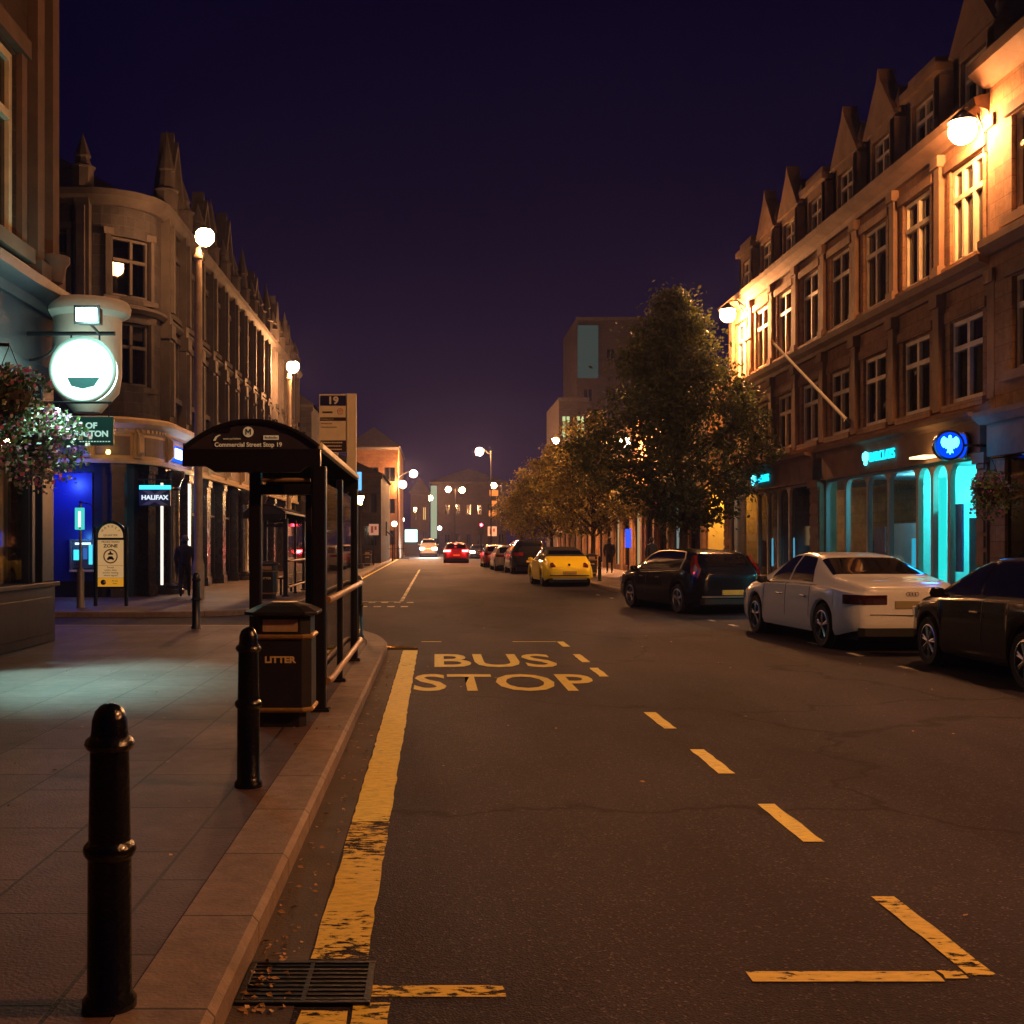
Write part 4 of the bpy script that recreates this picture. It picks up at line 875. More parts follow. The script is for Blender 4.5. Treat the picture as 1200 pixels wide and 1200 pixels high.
def column_lamp(x, y, h, arms, label, r=.28, power=1.5):
    r0 = empty('column_lamp', (x, y, .0), 0, label, 'street lamp', 'distant column lamps')
    m = MB(); m.tube([(0,0,0),(0,0,1.2),(0,0,1.25),(0,0,h)], [.11,.10,.07,.045], 10); m.build('column', M_['iron'], r0)
    for a, dz in arms:
        m = MB(); m.tube([(0,0,h-.4+dz),(a*.6,0,h+.15+dz),(a,0,h+.1+dz)], .03, 8); m.build('arm', M_['iron'], r0)
        m = MB(); m.sphere((a,0,h-.05+dz), r, 12, 8); m.build('globe', glow('sodium_bulb_%g' % power, (1.0,.42,.15), 900*power), r0, smooth='all')
column_lamp(4.75, 98, 9.4, [(-1.0,0)], 'tall far lamp column with one arm reaching left over the road', .32)
column_lamp(-3.6, 112, 8.3, [(1.5,.05),(.45,-1.0)], 'far left lamp column with two orange lamps', .34)
column_lamp(-5.0, 132, 7.7, [(.3,0)], 'farthest orange lamp column on the left', .36)
def tall_lamp(x, y, h, label, power, r=.25):
    r0 = empty('column_lamp', (x-.17, y, .118), 0, label, 'street lamp', 'pale lamp columns along the corner bank')
    m = MB(); m.lathe([(.16,0),(.16,.9),(.13,.98),(.115,1.1),(.10,h-.6),(.12,h-.58),(.12,h-.5),(.09,h-.46),(.07,h-.30)], (0,0,0), 14); m.build('column', mat('pale_column', (.45,.36,.27), .55, var=.3, scale=4), r0, smooth=True)
    m = MB(); m.tube([(0,0,h-.4),(.02,0,h-.28),(.17,0,h-.26)], .035, 8)
    for sx_ in (-1, 1): m.tube([(0,0,h-.75),(sx_*.16,0,h-.62),(sx_*.12,0,h-.45),(0,0,h-.42)], .018, 6)
    m.build('scroll_bracket', M_['iron'], r0, smooth=True)
    m = MB(); m.sphere((.17,0,h), r, 14, 8); m.build('globe', glow('sodium_bulb_%g' % power, (1.0,.42,.15), 900*power), r0, smooth='all')
    m = MB(); m.lathe([(r*.7,h+r*.72),(r*.4,h+r*1.05),(.0,h+r*1.2)], (.17,0,0), 12); m.build('cap', M_['iron'], r0)
tall_lamp(-6.1, 30.5, 9.58, 'tall pale lamp column in front of the corner bank, nearer of two', .22)
tall_lamp(-6.55, 53.0, 9.58, 'tall pale lamp column in front of the corner bank, farther of two', .8, .28)
column_lamp(2.6, 150, 8.6, [(-.9,0),(.9,-.1)], 'twin armed lamp column far up the middle of the street', .36, .25)
column_lamp(-1.6, 164, 8.0, [(.9,0)], 'lamp column far up the street left of the pale lit strip', .36, .25)
column_lamp(7.6, 132, 8.2, [(-.9,0)], 'lamp column far up the street at the end of the trees', .34, .25)
def lantern(x, y, h, label):
    r0 = empty('post_lantern', (x, y, .118), 0, label, 'street lamp')
    m = MB(); m.lathe([(.17,0),(.17,.25),(.11,.30),(.10,.9),(.06,.98),(.05,h-.65),(.09,h-.6),(.04,h-.52)], (0,0,0), 12); m.build('column', M_['iron'], r0, smooth=True)
    m = MB(); m.lathe([(.09,h-.52),(.21,h-.10),(.22,h-.06)], (0,0,0), 8); m.build('lantern_glass', glow('lantern_lit', (1.0,.62,.22), 60), r0)
    m = MB(); m.lathe([(.25,h-.06),(.16,h+.08),(.05,h+.14),(.04,h+.24),(0,h+.28)], (0,0,0), 8); m.build('lantern_cap', M_['iron'], r0)
lantern(-4.3, 66, 4.2, 'old lantern post beyond the bus shelter, glowing orange')
for i, (x, y, z, lab) in enumerate(((-4.0,140,4.4,'low white globe lamp left of the far stone block'),(-3.9,110,3.4,'lower white globe lamp beside the far left kerb'),(.55,142,3.4,'white globe lamp above the far van'),(12.1,132,5.0,'white globe lamp at the left end of the trees'),(9.9,128,6.6,'small white globe lamp high beside the far column'),(8.0,105,2.9,'low white lamp under the far sign'))):
    r0 = empty('globe_lamp', (x, y, 0), 0, lab, 'street lamp', 'distant white globe lamps'); m = MB(); m.tube([(0,0,0),(0,0,z-.2)], .05, 8); m.build('post', M_['iron'], r0)
    m = MB(); m.sphere((0,0,z), .26, 12, 8); m.build('globe', glow('white_globe', (1,.86,.68), 9), r0, smooth='all')

# ================================================================ bollards
def make_bollard():
    r0 = empty('bollard', (0,0,0), 0)
    m = MB(); m.lathe([(.085,0),(.085,.03),(.070,.05),(.068,.50),(.080,.515),(.084,.53),(.080,.545),(.066,.56),(.061,.86),(.074,.872),(.079,.885),(.074,.90),(.060,.912)], (0,0,0), 28); m.build('shaft', M_['blackpaint'], r0, smooth=True)
    m = MB(); m.lathe([(.060,.912),(.057,.93),(.055,.965),(.045,.995),(.030,1.012),(.014,1.020),(0,1.022)], (0,0,0), 28); m.build('cap', M_['blackpaint'], r0, smooth=True)
    return r0
bl = make_bollard()
for i, (x, y, z, lab) in enumerate(((-1.04,3.68,.118,'tall black bollard nearest the camera, at the bottom left'),(-1.135,7.0,.118,'black bollard standing just in front of the litter bin'),
    (-1.20,18.0,.118,'black bollard at the kerb corner beyond the bus shelter'),(-4.13,19.9,.118,'black bollard on the left near the walking person'),
    (6.35,44.5,.118,'black bollard on the far pavement between yellow and dark cars'),(7.9,28.3,.118,'black bollard behind the bonnet of the white car'))):
    o = bl if i == 0 else copy_tree(bl); o.location = (x, y, z); o.scale = (1, 1, .95); tag(o, lab, 'bollard', 'black cast bollards')

# ================================================================ litter bins
def make_bin(tx=True):
    r0 = empty('litter_bin', (0,0,0), 0); A = math.pi/8
    def oct_(w, d, c): return [(-w+c,-d),(w-c,-d),(w,-d+c),(w,d-c),(w-c,d),(-w+c,d),(-w,d-c),(-w,-d+c)]
    def ring(m, secs):
        n = 8; vs = [(x, y, z) for w, d, c, z in secs for x, y in oct_(w, d, c)]; k = len(secs)
        m.add(vs, [(i*n+j, i*n+(j+1) % n, (i+1)*n+(j+1) % n, (i+1)*n+j) for i in range(k-1) for j in range(n)]+[tuple(range(n))[::-1], tuple((k-1)*n+j for j in range(n))]); return m
    ring(MB(), [(.20,.20,.05,0),(.20,.20,.05,.13)]).build('plinth', M_['bindark'], r0, bevel=.004)
    ring(MB(), [(.245,.245,.07,.13),(.245,.245,.07,.72)]).build('body', M_['bindark'], r0, bevel=.006)
    for z in (.125, .71): ring(MB(), [(.250,.250,.072,z),(.262,.262,.076,z+.012),(.262,.262,.076,z+.026),(.250,.250,.072,z+.038)]).build('band', M_['gold'], r0)
    ring(MB(), [(.235,.235,.07,.748),(.235,.235,.07,.885)]).build('hood', M_['bindark'], r0, bevel=.004)
    ring(MB(), [(.235,.235,.07,.885),(.292,.292,.085,.905),(.292,.292,.085,.928),(.20,.20,.06,.972),(.10,.10,.03,1.0),(.01,.01,.003,1.006)]).build('lid', M_['bindark'], r0, bevel=.004)
    for s in (-1, 1):
        m = MB(); m.box(-.14,.14,s*.237,s*.240,.770,.868); m.build('notice', mat('bin_notice', (.50,.34,.20), .35, var=.25, scale=20), r0)
    if tx: text('LITTER', .070, (.0,-.2475,.545), FACE, M_['goldpaint'], r0, ext=.001, sx=1.15, bold=.003)
    return r0
bn = make_bin(); bn.location = (-1.24, 9.45, .118); tag(bn, 'black octagonal litter bin with gold bands behind the second bollard', 'litter bin', 'black litter bins')
for x, y, rz, lab in ((-4.45,30.6,0,'dark litter bin seen through the glass of the near bus shelter'),(-4.35,74,0,'distant dark litter bin beside the far traffic light'),(6.9,51,0,'dark litter bin on the pavement behind the yellow car')):
    o = copy_tree(bn); o.location = (x, y, .118); tag(o, lab, 'litter bin', 'black litter bins')

# ================================================================ bus shelters (local: x across, y along the street, road side at x=0)
def make_shelter(loc, label, words):
    S = empty('bus_shelter', loc, 0, label, 'bus shelter', 'barrel roofed bus shelters'); Wd = 1.14; Ln = 4.55
    def post(x, y, w, z1=2.155, name='post'):
        m = MB(); m.box(x-w/2, x+w/2, y-w/2, y+w/2, 0, z1); o = m.build(name, M_['shelter'], S, bevel=.014); b = MB(); b.box(x-w/2-.03,x+w/2+.03,y-w/2-.03,y+w/2+.03,0,.025)
        for sx_ in (-1,1): b.lathe([(.014,.025),(.014,.04)], (x+sx_*(w/2+.012), y-w/2-.012, 0), 6)
        b.build('foot_plate', M_['iron'], o)
    post(-.02, .15, .125); post(-.02, Ln-.1, .10); post(-.58, .15, .105); post(-.02, 2.3, .07); post(-.58, Ln-.1, .09)
    # barrel roof
    def arch(x): t = (x+Wd/2)/(Wd/2+.02); return 2.275+.235*(1-abs(t)**2.1)
    xs = [-Wd-.0+i*(Wd+.0)/24 for i in range(25)]
    m = MB(); vs = []; fs = []
    for y in (-.10, Ln+.15):
        for th in (0, .025):
            vs += [(x, y, arch(x)+th) for x in xs]
    n = 25
    for i in range(n-1): fs += [(n+i, n+i+1, 3*n+i+1, 3*n+i), (i, 2*n+i, 2*n+i+1, i+1), (i, i+1, n+i+1, n+i), (2*n+i, 3*n+i, 3*n+i+1, 2*n+i+1)]
    m.add(vs, fs); m.build('roof', M_['roofdark'], S, smooth=True)
    for y in (-.14, Ln+.15):
        m = MB(); m.tube([(x, y, arch(x)+.012) for x in xs], .022, 8); m.build('roof_rim', M_['shelter'], S, smooth=True)
        m = MB(); a = [(x, arch(x)) for x in xs]+[(0,2.265),(-Wd,2.265)]; m.prism(a, lambda p, q: (p, y+.004, q), lambda p, q: (p, y+.022, q)); m.build('end_panel', M_['roofdark'], S)
        m = MB(); m.prism([(-Wd-.02,2.285),(-Wd-.02,2.135),(-Wd+.18,2.135),(-Wd+.26,2.085),(-.16,2.085),(-.10,2.135),(.02,2.135),(.02,2.285)], lambda p, q: (p, y-.03, q), lambda p, q: (p, y+.06, q)); m.build('end_beam', M_['shelter'], S, bevel=.008)
    for x in (-Wd-.01, .01):
        m = MB(); m.box(x-.025, x+.025, -.075, Ln+.10, 2.34, 2.285); m.build('gutter_rail', M_['cream'] if x > 0 else M_['shelter'], S, bevel=.008)  # road-side rail: its lamplit edge is put into the cream colour
    m = MB(); m.box(-.60, -.07, .10, .20, 1.905, 1.995); m.build('cross_beam', M_['shelter'], S, bevel=.006)
    m = MB(); m.tube([(-.52,.15,2.035),(-.1,.15,2.035)], .018, 8); m.build('cross_rail', M_['rail'], S)
    # glass and rails on the road side
    for a, b in ((.24, 2.085), (2.35, Ln-.16)):
        m = MB(); m.box(-.024,-.016, a, b, .20, 2.035); m.build('glass_panel', M_['shelterglass'], S)
    for z in (.27, .98):
        m = MB(); m.tube([(.055,.10,z),(.075,.25,z),(.075,Ln-.2,z),(.055,Ln-.08,z)], .032, 10); m.build('rail', M_['rail'], S, smooth=True)
    m = MB(); m.box(-.42,-.12,.60,Ln-.8,.46,.50); 
    for y in (1.0, Ln-1.2): m.box(-.30,-.24,y,y+.06,0,.46)
    m.build('perch_seat', M_['shelter'], S, bevel=.01)
    m = MB(); m.box(-.035,-.026,Ln-1.3,Ln-.5,.95,1.95); m.build('timetable', mat('timetable_paper', (.30,.26,.22), .6, var=.3, scale=14), S)
    m = MB()
    for x in (-.82, -.26): m.prism([(x-.05,2.430),(x+.06,2.430),(x+.07,arch(x)-.006),(x-.06,arch(x)-.006)], lambda p, q: (p, -.146, q), lambda p, q: (p, -.137, q))
    m.build('clips', M_['shelter'], S)
    if words:
        cr_ = mat('sign_cream', (.75,.60,.38), .5, emit=(1,.75,.4), es=.10)
        text('Commercial Street Stop 19', .052, (-.60,-.142,2.320), FACE, cr_, S, ext=.002, sx=1.0, bold=.0008)
        m = MB(); m.tube([(-.60,-.144,2.430),(-.60,-.138,2.430)], .045, 24); m.build('roundel', cr_, S)
        m = MB(); m.prism([(-.024,-.024),(-.014,-.024),(-.014,.008),(0,-.014),(.014,.008),(.014,-.024),(.024,-.024),(.024,.026),(.014,.026),(0,.003),(-.014,.026),(-.024,.026)], lambda p, q: (p-.60,-.149,q+2.430), lambda p, q: (p-.60,-.1445,q+2.430)); m.build('letter', M_['ink'], S)
        text('west yorkshire', .024, (-.74,-.142,2.372), FACE, cr_, S, ext=.001, sx=1.05)
        m = MB(); m.prism([(-.90,2.355),(-.88,2.390),(-.85,2.405),(-.835,2.405),(-.865,2.385),(-.88,2.355)], lambda p, q: (p,-.146,q), lambda p, q: (p,-.139,q)); m.build('swoosh', cr_, S)
        m = MB(); m.box(-.47,-.34,-.146,-.139,2.363,2.400); m.build('label_frame', cr_, S); m = MB()
        for i in range(9): m.box(-.457+i*.0125,-.449+i*.0125,-.149,-.1462,2.373,2.391-.004*(i % 3))
        m.build('label_text', M_['ink'], S)
    return S
make_shelter((-1.0, 10.0, .118), 'black barrel roofed bus shelter behind the litter bin, nearest the camera', True)
make_shelter((-4.1, 31.6, .118), 'second black bus shelter farther up the street, seen through the first', False)

# bus stop flag
F = empty('bus_stop_flag', (-1.12, 15.3, .118), 0, 'tall cream bus stop flag numbered 19 rising behind the shelter roof', 'bus stop sign')
m = MB(); m.box(-.055,.075,-.03,.03,2.3,3.46); m.build('mast', M_['cream'], F, bevel=.008)
m = MB(); m.tube([(0,0,0),(0,0,2.3)], .04, 12); m.build('post', M_['iron'], F)
m = MB(); m.box(-.42,-.055,-.014,.014,2.68,3.455); m.build('panel', M_['cream'], F, bevel=.004)
m = MB(); m.box(-.405,-.065,-.018,-.0142,3.30,3.435); m.build('number_panel', M_['navy'], F); text('19', .135, (-.235,-.021,3.366), FACE, M_['white'], F, ext=.001, sx=1.1, bold=.005)
m = MB(); m.box(-.405,-.065,-.018,-.0142,3.10,3.145); m.box(-.405,-.065,-.018,-.0142,2.685,2.84); m.build('dark_panel', mat('plum_vinyl', (.035,.022,.035), .5), F)
text('MetroLine', .040, (-.305,-.016,3.215), FACE, M_['ink'], F, ext=.0008); bpy.data.objects.remove([c for c in kids(F) if c.name.startswith('lettering')][-1])
m = MB()
for i in range(10): m.box(-.375+i*.0135,-.3645+i*.0135,-.0165,-.0142,3.20,3.228+.006*(i % 2)*(-1))
m.build('small_text', M_['ink'], F)
m = MB(); pts = [(-.14+.036*math.cos(a*.3), -.0162, 3.225+.036*math.sin(a*.3)) for a in range(21)]; m.tube(pts, .004, 5); m.build('roundel', M_['red'], F); text('M', .045, (-.14,-.0162,3.224), FACE, M_['red'], F, ext=.0005)
text('Commercial St', .028, (-.31,-.0195,3.122), FACE, M_['cream'], F, ext=.0005)
m = MB(); random.seed(3)
for z in (3.065, 3.015): 
    x = -.395
    while x < -.39+(.14 if z > 3.04 else .2): w_ = random.uniform(.008,.02); m.box(x,x+w_,-.0165,-.0142,z-.008,z+.008); x += w_+.004
m.build('small_text', mat('faded_ink', (.35,.29,.22), .5), F)
m = MB()
for z in (2.81, 2.765, 2.72):
    m.box(-.395,-.375,-.0205,-.0182,z-.010,z+.010); x = -.362
    while x < -.12: w_ = random.uniform(.008,.022); m.box(x,x+w_,-.0205,-.0182,z-.008,z+.008); x += w_+.005
m.build('small_text', M_['cream'], F)
m = MB(); m.box(.085,.14,-.03,.03,2.18,2.42); m.build('blue_unit', glow('blue_unit', (.10,.40,.95), 1.2), F)

# ================================================================ pedestrian zone sign, slim sign post
Z = empty('zone_sign', (-7.6, 27.0, .118), 0, 'arched cream pedestrian zone sign on two black posts before the blue panel', 'sign')
for x in (-.36, .36):
    m = MB(); m.tube([(x,0,0),(x,0,1.85)], .045, 12); m.build('post', M_['blackpaint'], Z, smooth=True)
def archpts(w, z0, zc, k=14): return [(-w, z0), (w, z0)]+[(w*math.cos(a*math.pi/k), zc+w*math.sin(a*math.pi/k)) for a in range(k+1)]
m = MB(); m.prism(archpts(.37,.42,1.62), lambda a, b: (a, -.02, b), lambda a, b: (a, .03, b)); m.build('back_board', M_['blackpaint'], Z)
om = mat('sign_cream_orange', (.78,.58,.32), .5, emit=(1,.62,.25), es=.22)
m = MB(); m.prism(archpts(.29,1.60,1.64), lambda a, b: (a, -.032, b), lambda a, b: (a, -.0205, b)); m.build('arch_panel', om, Z)
m = MB(); m.box(-.30,.30,-.032,-.0205,.66,1.545); m.build('main_panel', om, Z)
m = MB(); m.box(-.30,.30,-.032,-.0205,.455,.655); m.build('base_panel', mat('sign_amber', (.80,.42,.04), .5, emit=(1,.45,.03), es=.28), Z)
for i, ch in enumerate('MARKET'):
    a = R(148-i*23.2); text(ch, .070, (.22*math.cos(a), -.035, 1.645+.22*math.sin(a)), (R(90), R(-0), 0) if False else (R(90), -(a-R(90))*1.0, 0), M_['ink'], Z, ext=.001)
text('QUARTER', .062, (0,-.035,1.655), FACE, M_['ink'], Z, ext=.001, sx=1.2)
text('PEDESTRIAN', .068, (0,-.035,1.50), FACE, M_['ink'], Z, ext=.001, sx=1.1); text('ZONE', .105, (0,-.035,1.405), FACE, M_['ink'], Z, ext=.001, sx=1.15, bold=.003)
m = MB(); pts = [(.155*math.cos(a*math.pi/16), -.036, 1.165+.155*math.sin(a*math.pi/16)) for a in range(33)]; m.tube(pts, .014, 6, False); m.build('ring', mat('ring_red', (.14,.02,.03), .5), Z)
m = MB(); m.prism([(-.075,1.075),(-.04,1.075),(-.04,1.09),(.04,1.09),(.04,1.075),(.075,1.075),(.08,1.12),(.06,1.13),(.045,1.165),(-.045,1.165),(-.06,1.13),(-.08,1.12)], lambda a, b: (a,-.036,b), lambda a, b: (a,-.0325,b))
m.prism([(-.055,1.20),(.055,1.20),(.07,1.225),(.02,1.245),(.01,1.285),(-.02,1.285),(-.02,1.245),(-.065,1.23)], lambda a, b: (a,-.036,b), lambda a, b: (a,-.0325,b)); m.build('vehicle_symbols', M_['ink'], Z)
for i, tx_ in enumerate(('Except', 'cycles, taxis', 'and for loading', 'where signed')): text(tx_, .060, (0,-.035,.905-i*.062), FACE, M_['ink'], Z, ext=.001)
m = MB(); m.box(-.30,.30,-.0335,-.0322,.945,.950); m.build('rule_line', M_['ink'], Z)
text('At any', .055, (.10,-.035,.59), FACE, M_['ink'], Z, ext=.001); text('time', .055, (.10,-.035,.53), FACE, M_['ink'], Z, ext=.001)
m = MB(); m.tube([(-.17,-.036,.555),(-.17,-.0325,.555)], .062, 20); m.build('disc', M_['ink'], Z)
m = MB(); m.prism([(-.17,.555),(-.135,.595),(-.12,.57),(-.125,.54)], lambda a, b: (a,-.039,b), lambda a, b: (a,-.0362,b)); m.build('disc_mark', M_['white'], Z)
Z = empty('sign_post', (-8.1, 26.3, .118), 0, 'slim grey street post with a small lit cyan plate in front of the cash machine', 'sign post')
m = MB(); m.lathe([(.10,0),(.10,.02),(.085,.04),(.085,.80),(.07,.88),(.032,.93),(.03,2.35),(.0,2.38)], (0,0,0), 14); m.build('post', mat('grey_post', (.20,.18,.16), .4, metal=.3), Z, smooth=True)
m = MB(); m.box(-.11,.11,-.065,-.035,1.78,2.28); m.build('plate', glow('cyan_plate', (.06,.55,.50), .8), Z, bevel=.012)
m = MB(); m.box(-.03,.03,-.07,-.066,1.84,2.2); m.build('plate_mark', glow('plate_mark', (.75,.95,.85), 1.1), Z)
m = MB(); m.box(-.012,.03,-.066,-.064,1.80,1.83); m.tube([(0,0,2.38),(0,0,2.43)], .03, 8); m.tube([(.03,0,2.40),(.22,0,2.36),(.33,0,2.24)], .012, 6); m.build('finial', M_['iron'], Z)

# ================================================================ traffic lights, far signs, railings
def traffic_light(x, y, zt, label, arm=0):
    r0 = empty('traffic_light', (x, y, .1), 0, label, 'traffic light', 'traffic lights showing red')
    m = MB(); m.tube([(arm,.12,0),(arm,.12,zt-1.1),(0,.12,zt-.5)], .055, 8); m.build('pole', M_['iron'], r0)
    m = MB(); m.box(-.16,.16,-.1,.1,zt-.98,zt+.02); m.box(-.24,.24,.1,.115,zt-1.05,zt+.10); m.build('head', M_['plastic'], r0, bevel=.02)
    m = MB(); m.tube([(0,-.13,zt-.16),(0,-.10,zt-.16)], .12, 16); m.build('red_lens', glow('red_signal', (1,.03,.06), 30), r0)
    for k, nm in ((.48,'amber_lens'),(.80,'green_lens')): m = MB(); m.tube([(0,-.11,zt-k),(0,-.10,zt-k)], .10, 14); m.build(nm, M_['plastic'], r0)
traffic_light(-4.1, 92, 3.1, 'red traffic light on the left beside the pale square sign', .7)
traffic_light(4.0, 100, 3.2, 'red traffic light in the middle under the far lamp column')
def square_sign(x, y, z0, w, h, label):
    r0 = empty('road_sign', (x, y, .1), 0, label, 'sign', 'pale square road signs'); m = MB(); m.tube([(0,.03,0),(0,.03,z0)], .04, 8); m.build('post', M_['iron'], r0)
    m = MB(); m.box(-w/2,w/2,-.02,.02,z0,z0+h); m.build('plate', mat('pink_plate', (.72,.55,.50), .5, emit=(1,.5,.45), es=.12), r0)
    m = MB(); m.box(-w*.3,-w*.05,-.025,-.021,z0+h*.2,z0+h*.8); m.box(w*.08,w*.3,-.025,-.021,z0+h*.45,z0+h*.8); m.build('symbol', mat('dull_red', (.35,.09,.09), .5), r0)
square_sign(-4.0, 75, 2.0, .62, .72, 'pale square road sign on a post left of the left traffic light')
square_sign(5.1, 103, 2.1, .8, .85, 'pale square road sign just right of the middle traffic light')
r0 = empty('lit_panel_sign', (-4.6, 86, .1), 0, 'narrow white lit advert panel beside the distant bin', 'sign'); m = MB(); m.box(-.22,.22,-.06,.06,.35,2.0); m.build('lit_face', glow('advert', (.9,.95,.75), 1.6), r0); m = MB(); m.box(-.28,.28,-.05,.08,.1,2.06); m.box(-.2,.2,-.04,.06,0,.1); m.build('frame', M_['iron'], r0)
for i, (x, y) in enumerate(((-4.0, 96), (4.6, 108))):
    r0 = empty('guard_rail', (x, y, .1), 0, ('low dark guard rail by the far left kerb', 'low dark guard rail right of the red car')[i], 'railing'); m = MB()
    m.tube([(0,0,1.0),(1.8,0,1.0)], .03, 6); m.tube([(0,0,.2),(1.8,0,.2)], .02, 6)
    for k in range(13): m.tube([(k*.15,0,0 if k % 6 == 0 else .2),(k*.15,0,1.0)], .012, 5)
    m.build('bars', M_['iron'], r0)
r0 = empty('shop_light_box', (-2.8, 134, .1), 0, 'bright cyan white shop window glow left of the far van', 'sign'); m = MB(); m.box(-.7,.7,-.1,.1,1.6,3.0); m.build('lit_face', glow('cyan_white', (.45,.95,.85), 3), r0); m = MB(); m.box(-.8,.8,.1,.3,0,3.1); m.build('frame', M_['iron'], r0)
r0 = empty('finger_sign', (6.3, 118, .1), 0, 'tall post with dim orange boards beside the far lamp column', 'sign'); m = MB(); m.tube([(0,0,0),(0,0,7.0)], .05, 8); m.build('post', M_['iron'], r0)
for z, w in ((6.3,.9),(5.2,.6),(4.2,1.0)): m = MB(); m.box(-w/2-.3,w/2-.3,-.05,-.02,z,z+.6); m.build('board', mat('orange_board', (.5,.28,.1), .5, var=.5, scale=6), r0)

# ================================================================ hanging flower baskets
def basket(c, r, n, wallx, label, cols, seed, drop=.45):
    random.seed(seed); r0 = empty('hanging_basket', c, 0, label, 'flower basket', 'hanging flower baskets')
    m = MB(); m.lathe([(.02,-.28),(.15,-.24),(.24,-.08),(.26,.02)], (0,0,0), 14); m.build('bowl', M_['bark'], r0)
    m = MB(); m.tube([(.22,0,.0),(0,0,.55)], .006, 5); m.tube([(-.22,0,0),(0,0,.55)], .006, 5); m.tube([(0,0,.55),(wallx-c[0],0,.60)], .02, 6); m.build('bracket', M_['iron'], r0)
    for nm, mt, cnt, sz in (('foliage', M_['basketleaf'], n, .032),)+tuple(('blossom', mc, n//5, .034) for mc in cols):
        m = MB()
        for i in range(cnt):
            a = random.uniform(0, 2*math.pi); b = random.uniform(-1, 1); q = r*random.random()**.35
            rr = q*math.sqrt(1-b*b)*(1+.25*math.sin(3*a+seed)); z = q*b*.8-(drop*random.random()**2 if b < 0 else 0)*.8
            p = Vector((rr*math.cos(a), rr*math.sin(a), z)); d = Vector([random.gauss(0,1) for _ in range(3)]).normalized(); u = d.orthogonal().normalized()*sz*random.uniform(.6,1.3); w_ = d.cross(u)*.8
            m.add([p-u, p-w_, p+u, p+w_], [(0,1,2,3)])
        o = m.build(nm, mt, r0)
def leafmat(name, a, b, tl=.25):
    m = bpy.data.materials.new(name); m.use_nodes = True; n = m.node_tree.nodes; l = m.node_tree.links; p = n['Principled BSDF']
    g = n.new('ShaderNodeNewGeometry'); ra = n.new('ShaderNodeValToRGB'); l.new(g.outputs['Random Per Island'], ra.inputs[0])
    ra.color_ramp.elements[0].color = (*a, 1); ra.color_ramp.elements[1].color = (*b, 1); l.new(ra.outputs[0], p.inputs['Base Color']); p.inputs['Roughness'].default_value = .6
    t = n.new('ShaderNodeBsdfTranslucent'); l.new(ra.outputs[0], t.inputs[0]); mx = n.new('ShaderNodeMixShader'); mx.inputs[0].default_value = tl
    l.new(p.outputs[0], mx.inputs[1]); l.new(t.outputs[0], mx.inputs[2]); l.new(mx.outputs[0], n['Material Output'].inputs[0]); MATS[name] = m; return m
M_['basketleaf'] = leafmat('basket_leaf', (.03,.07,.02), (.10,.15,.05))
pink = leafmat('pink_petal', (.45,.08,.20), (.60,.20,.32)); purple = leafmat('purple_petal', (.22,.05,.20), (.35,.12,.30)); whitep = leafmat('white_petal', (.6,.55,.5), (.75,.7,.62))
basket((-5.15, 14.9, 2.95), .55, 1500, -5.8, 'big hanging basket of pink and purple flowers in front of the green board', (pink, purple, whitep), 1)
basket((-4.95, 13.4, 3.35), .42, 1000, -5.8, 'bleached white hanging basket under the floodlight at the left edge', (whitep, pink), 2)
basket((9.85, 20.4, 2.55), .42, 900, 10.38, 'dark trailing hanging basket against the cyan bank window', (purple,), 3)

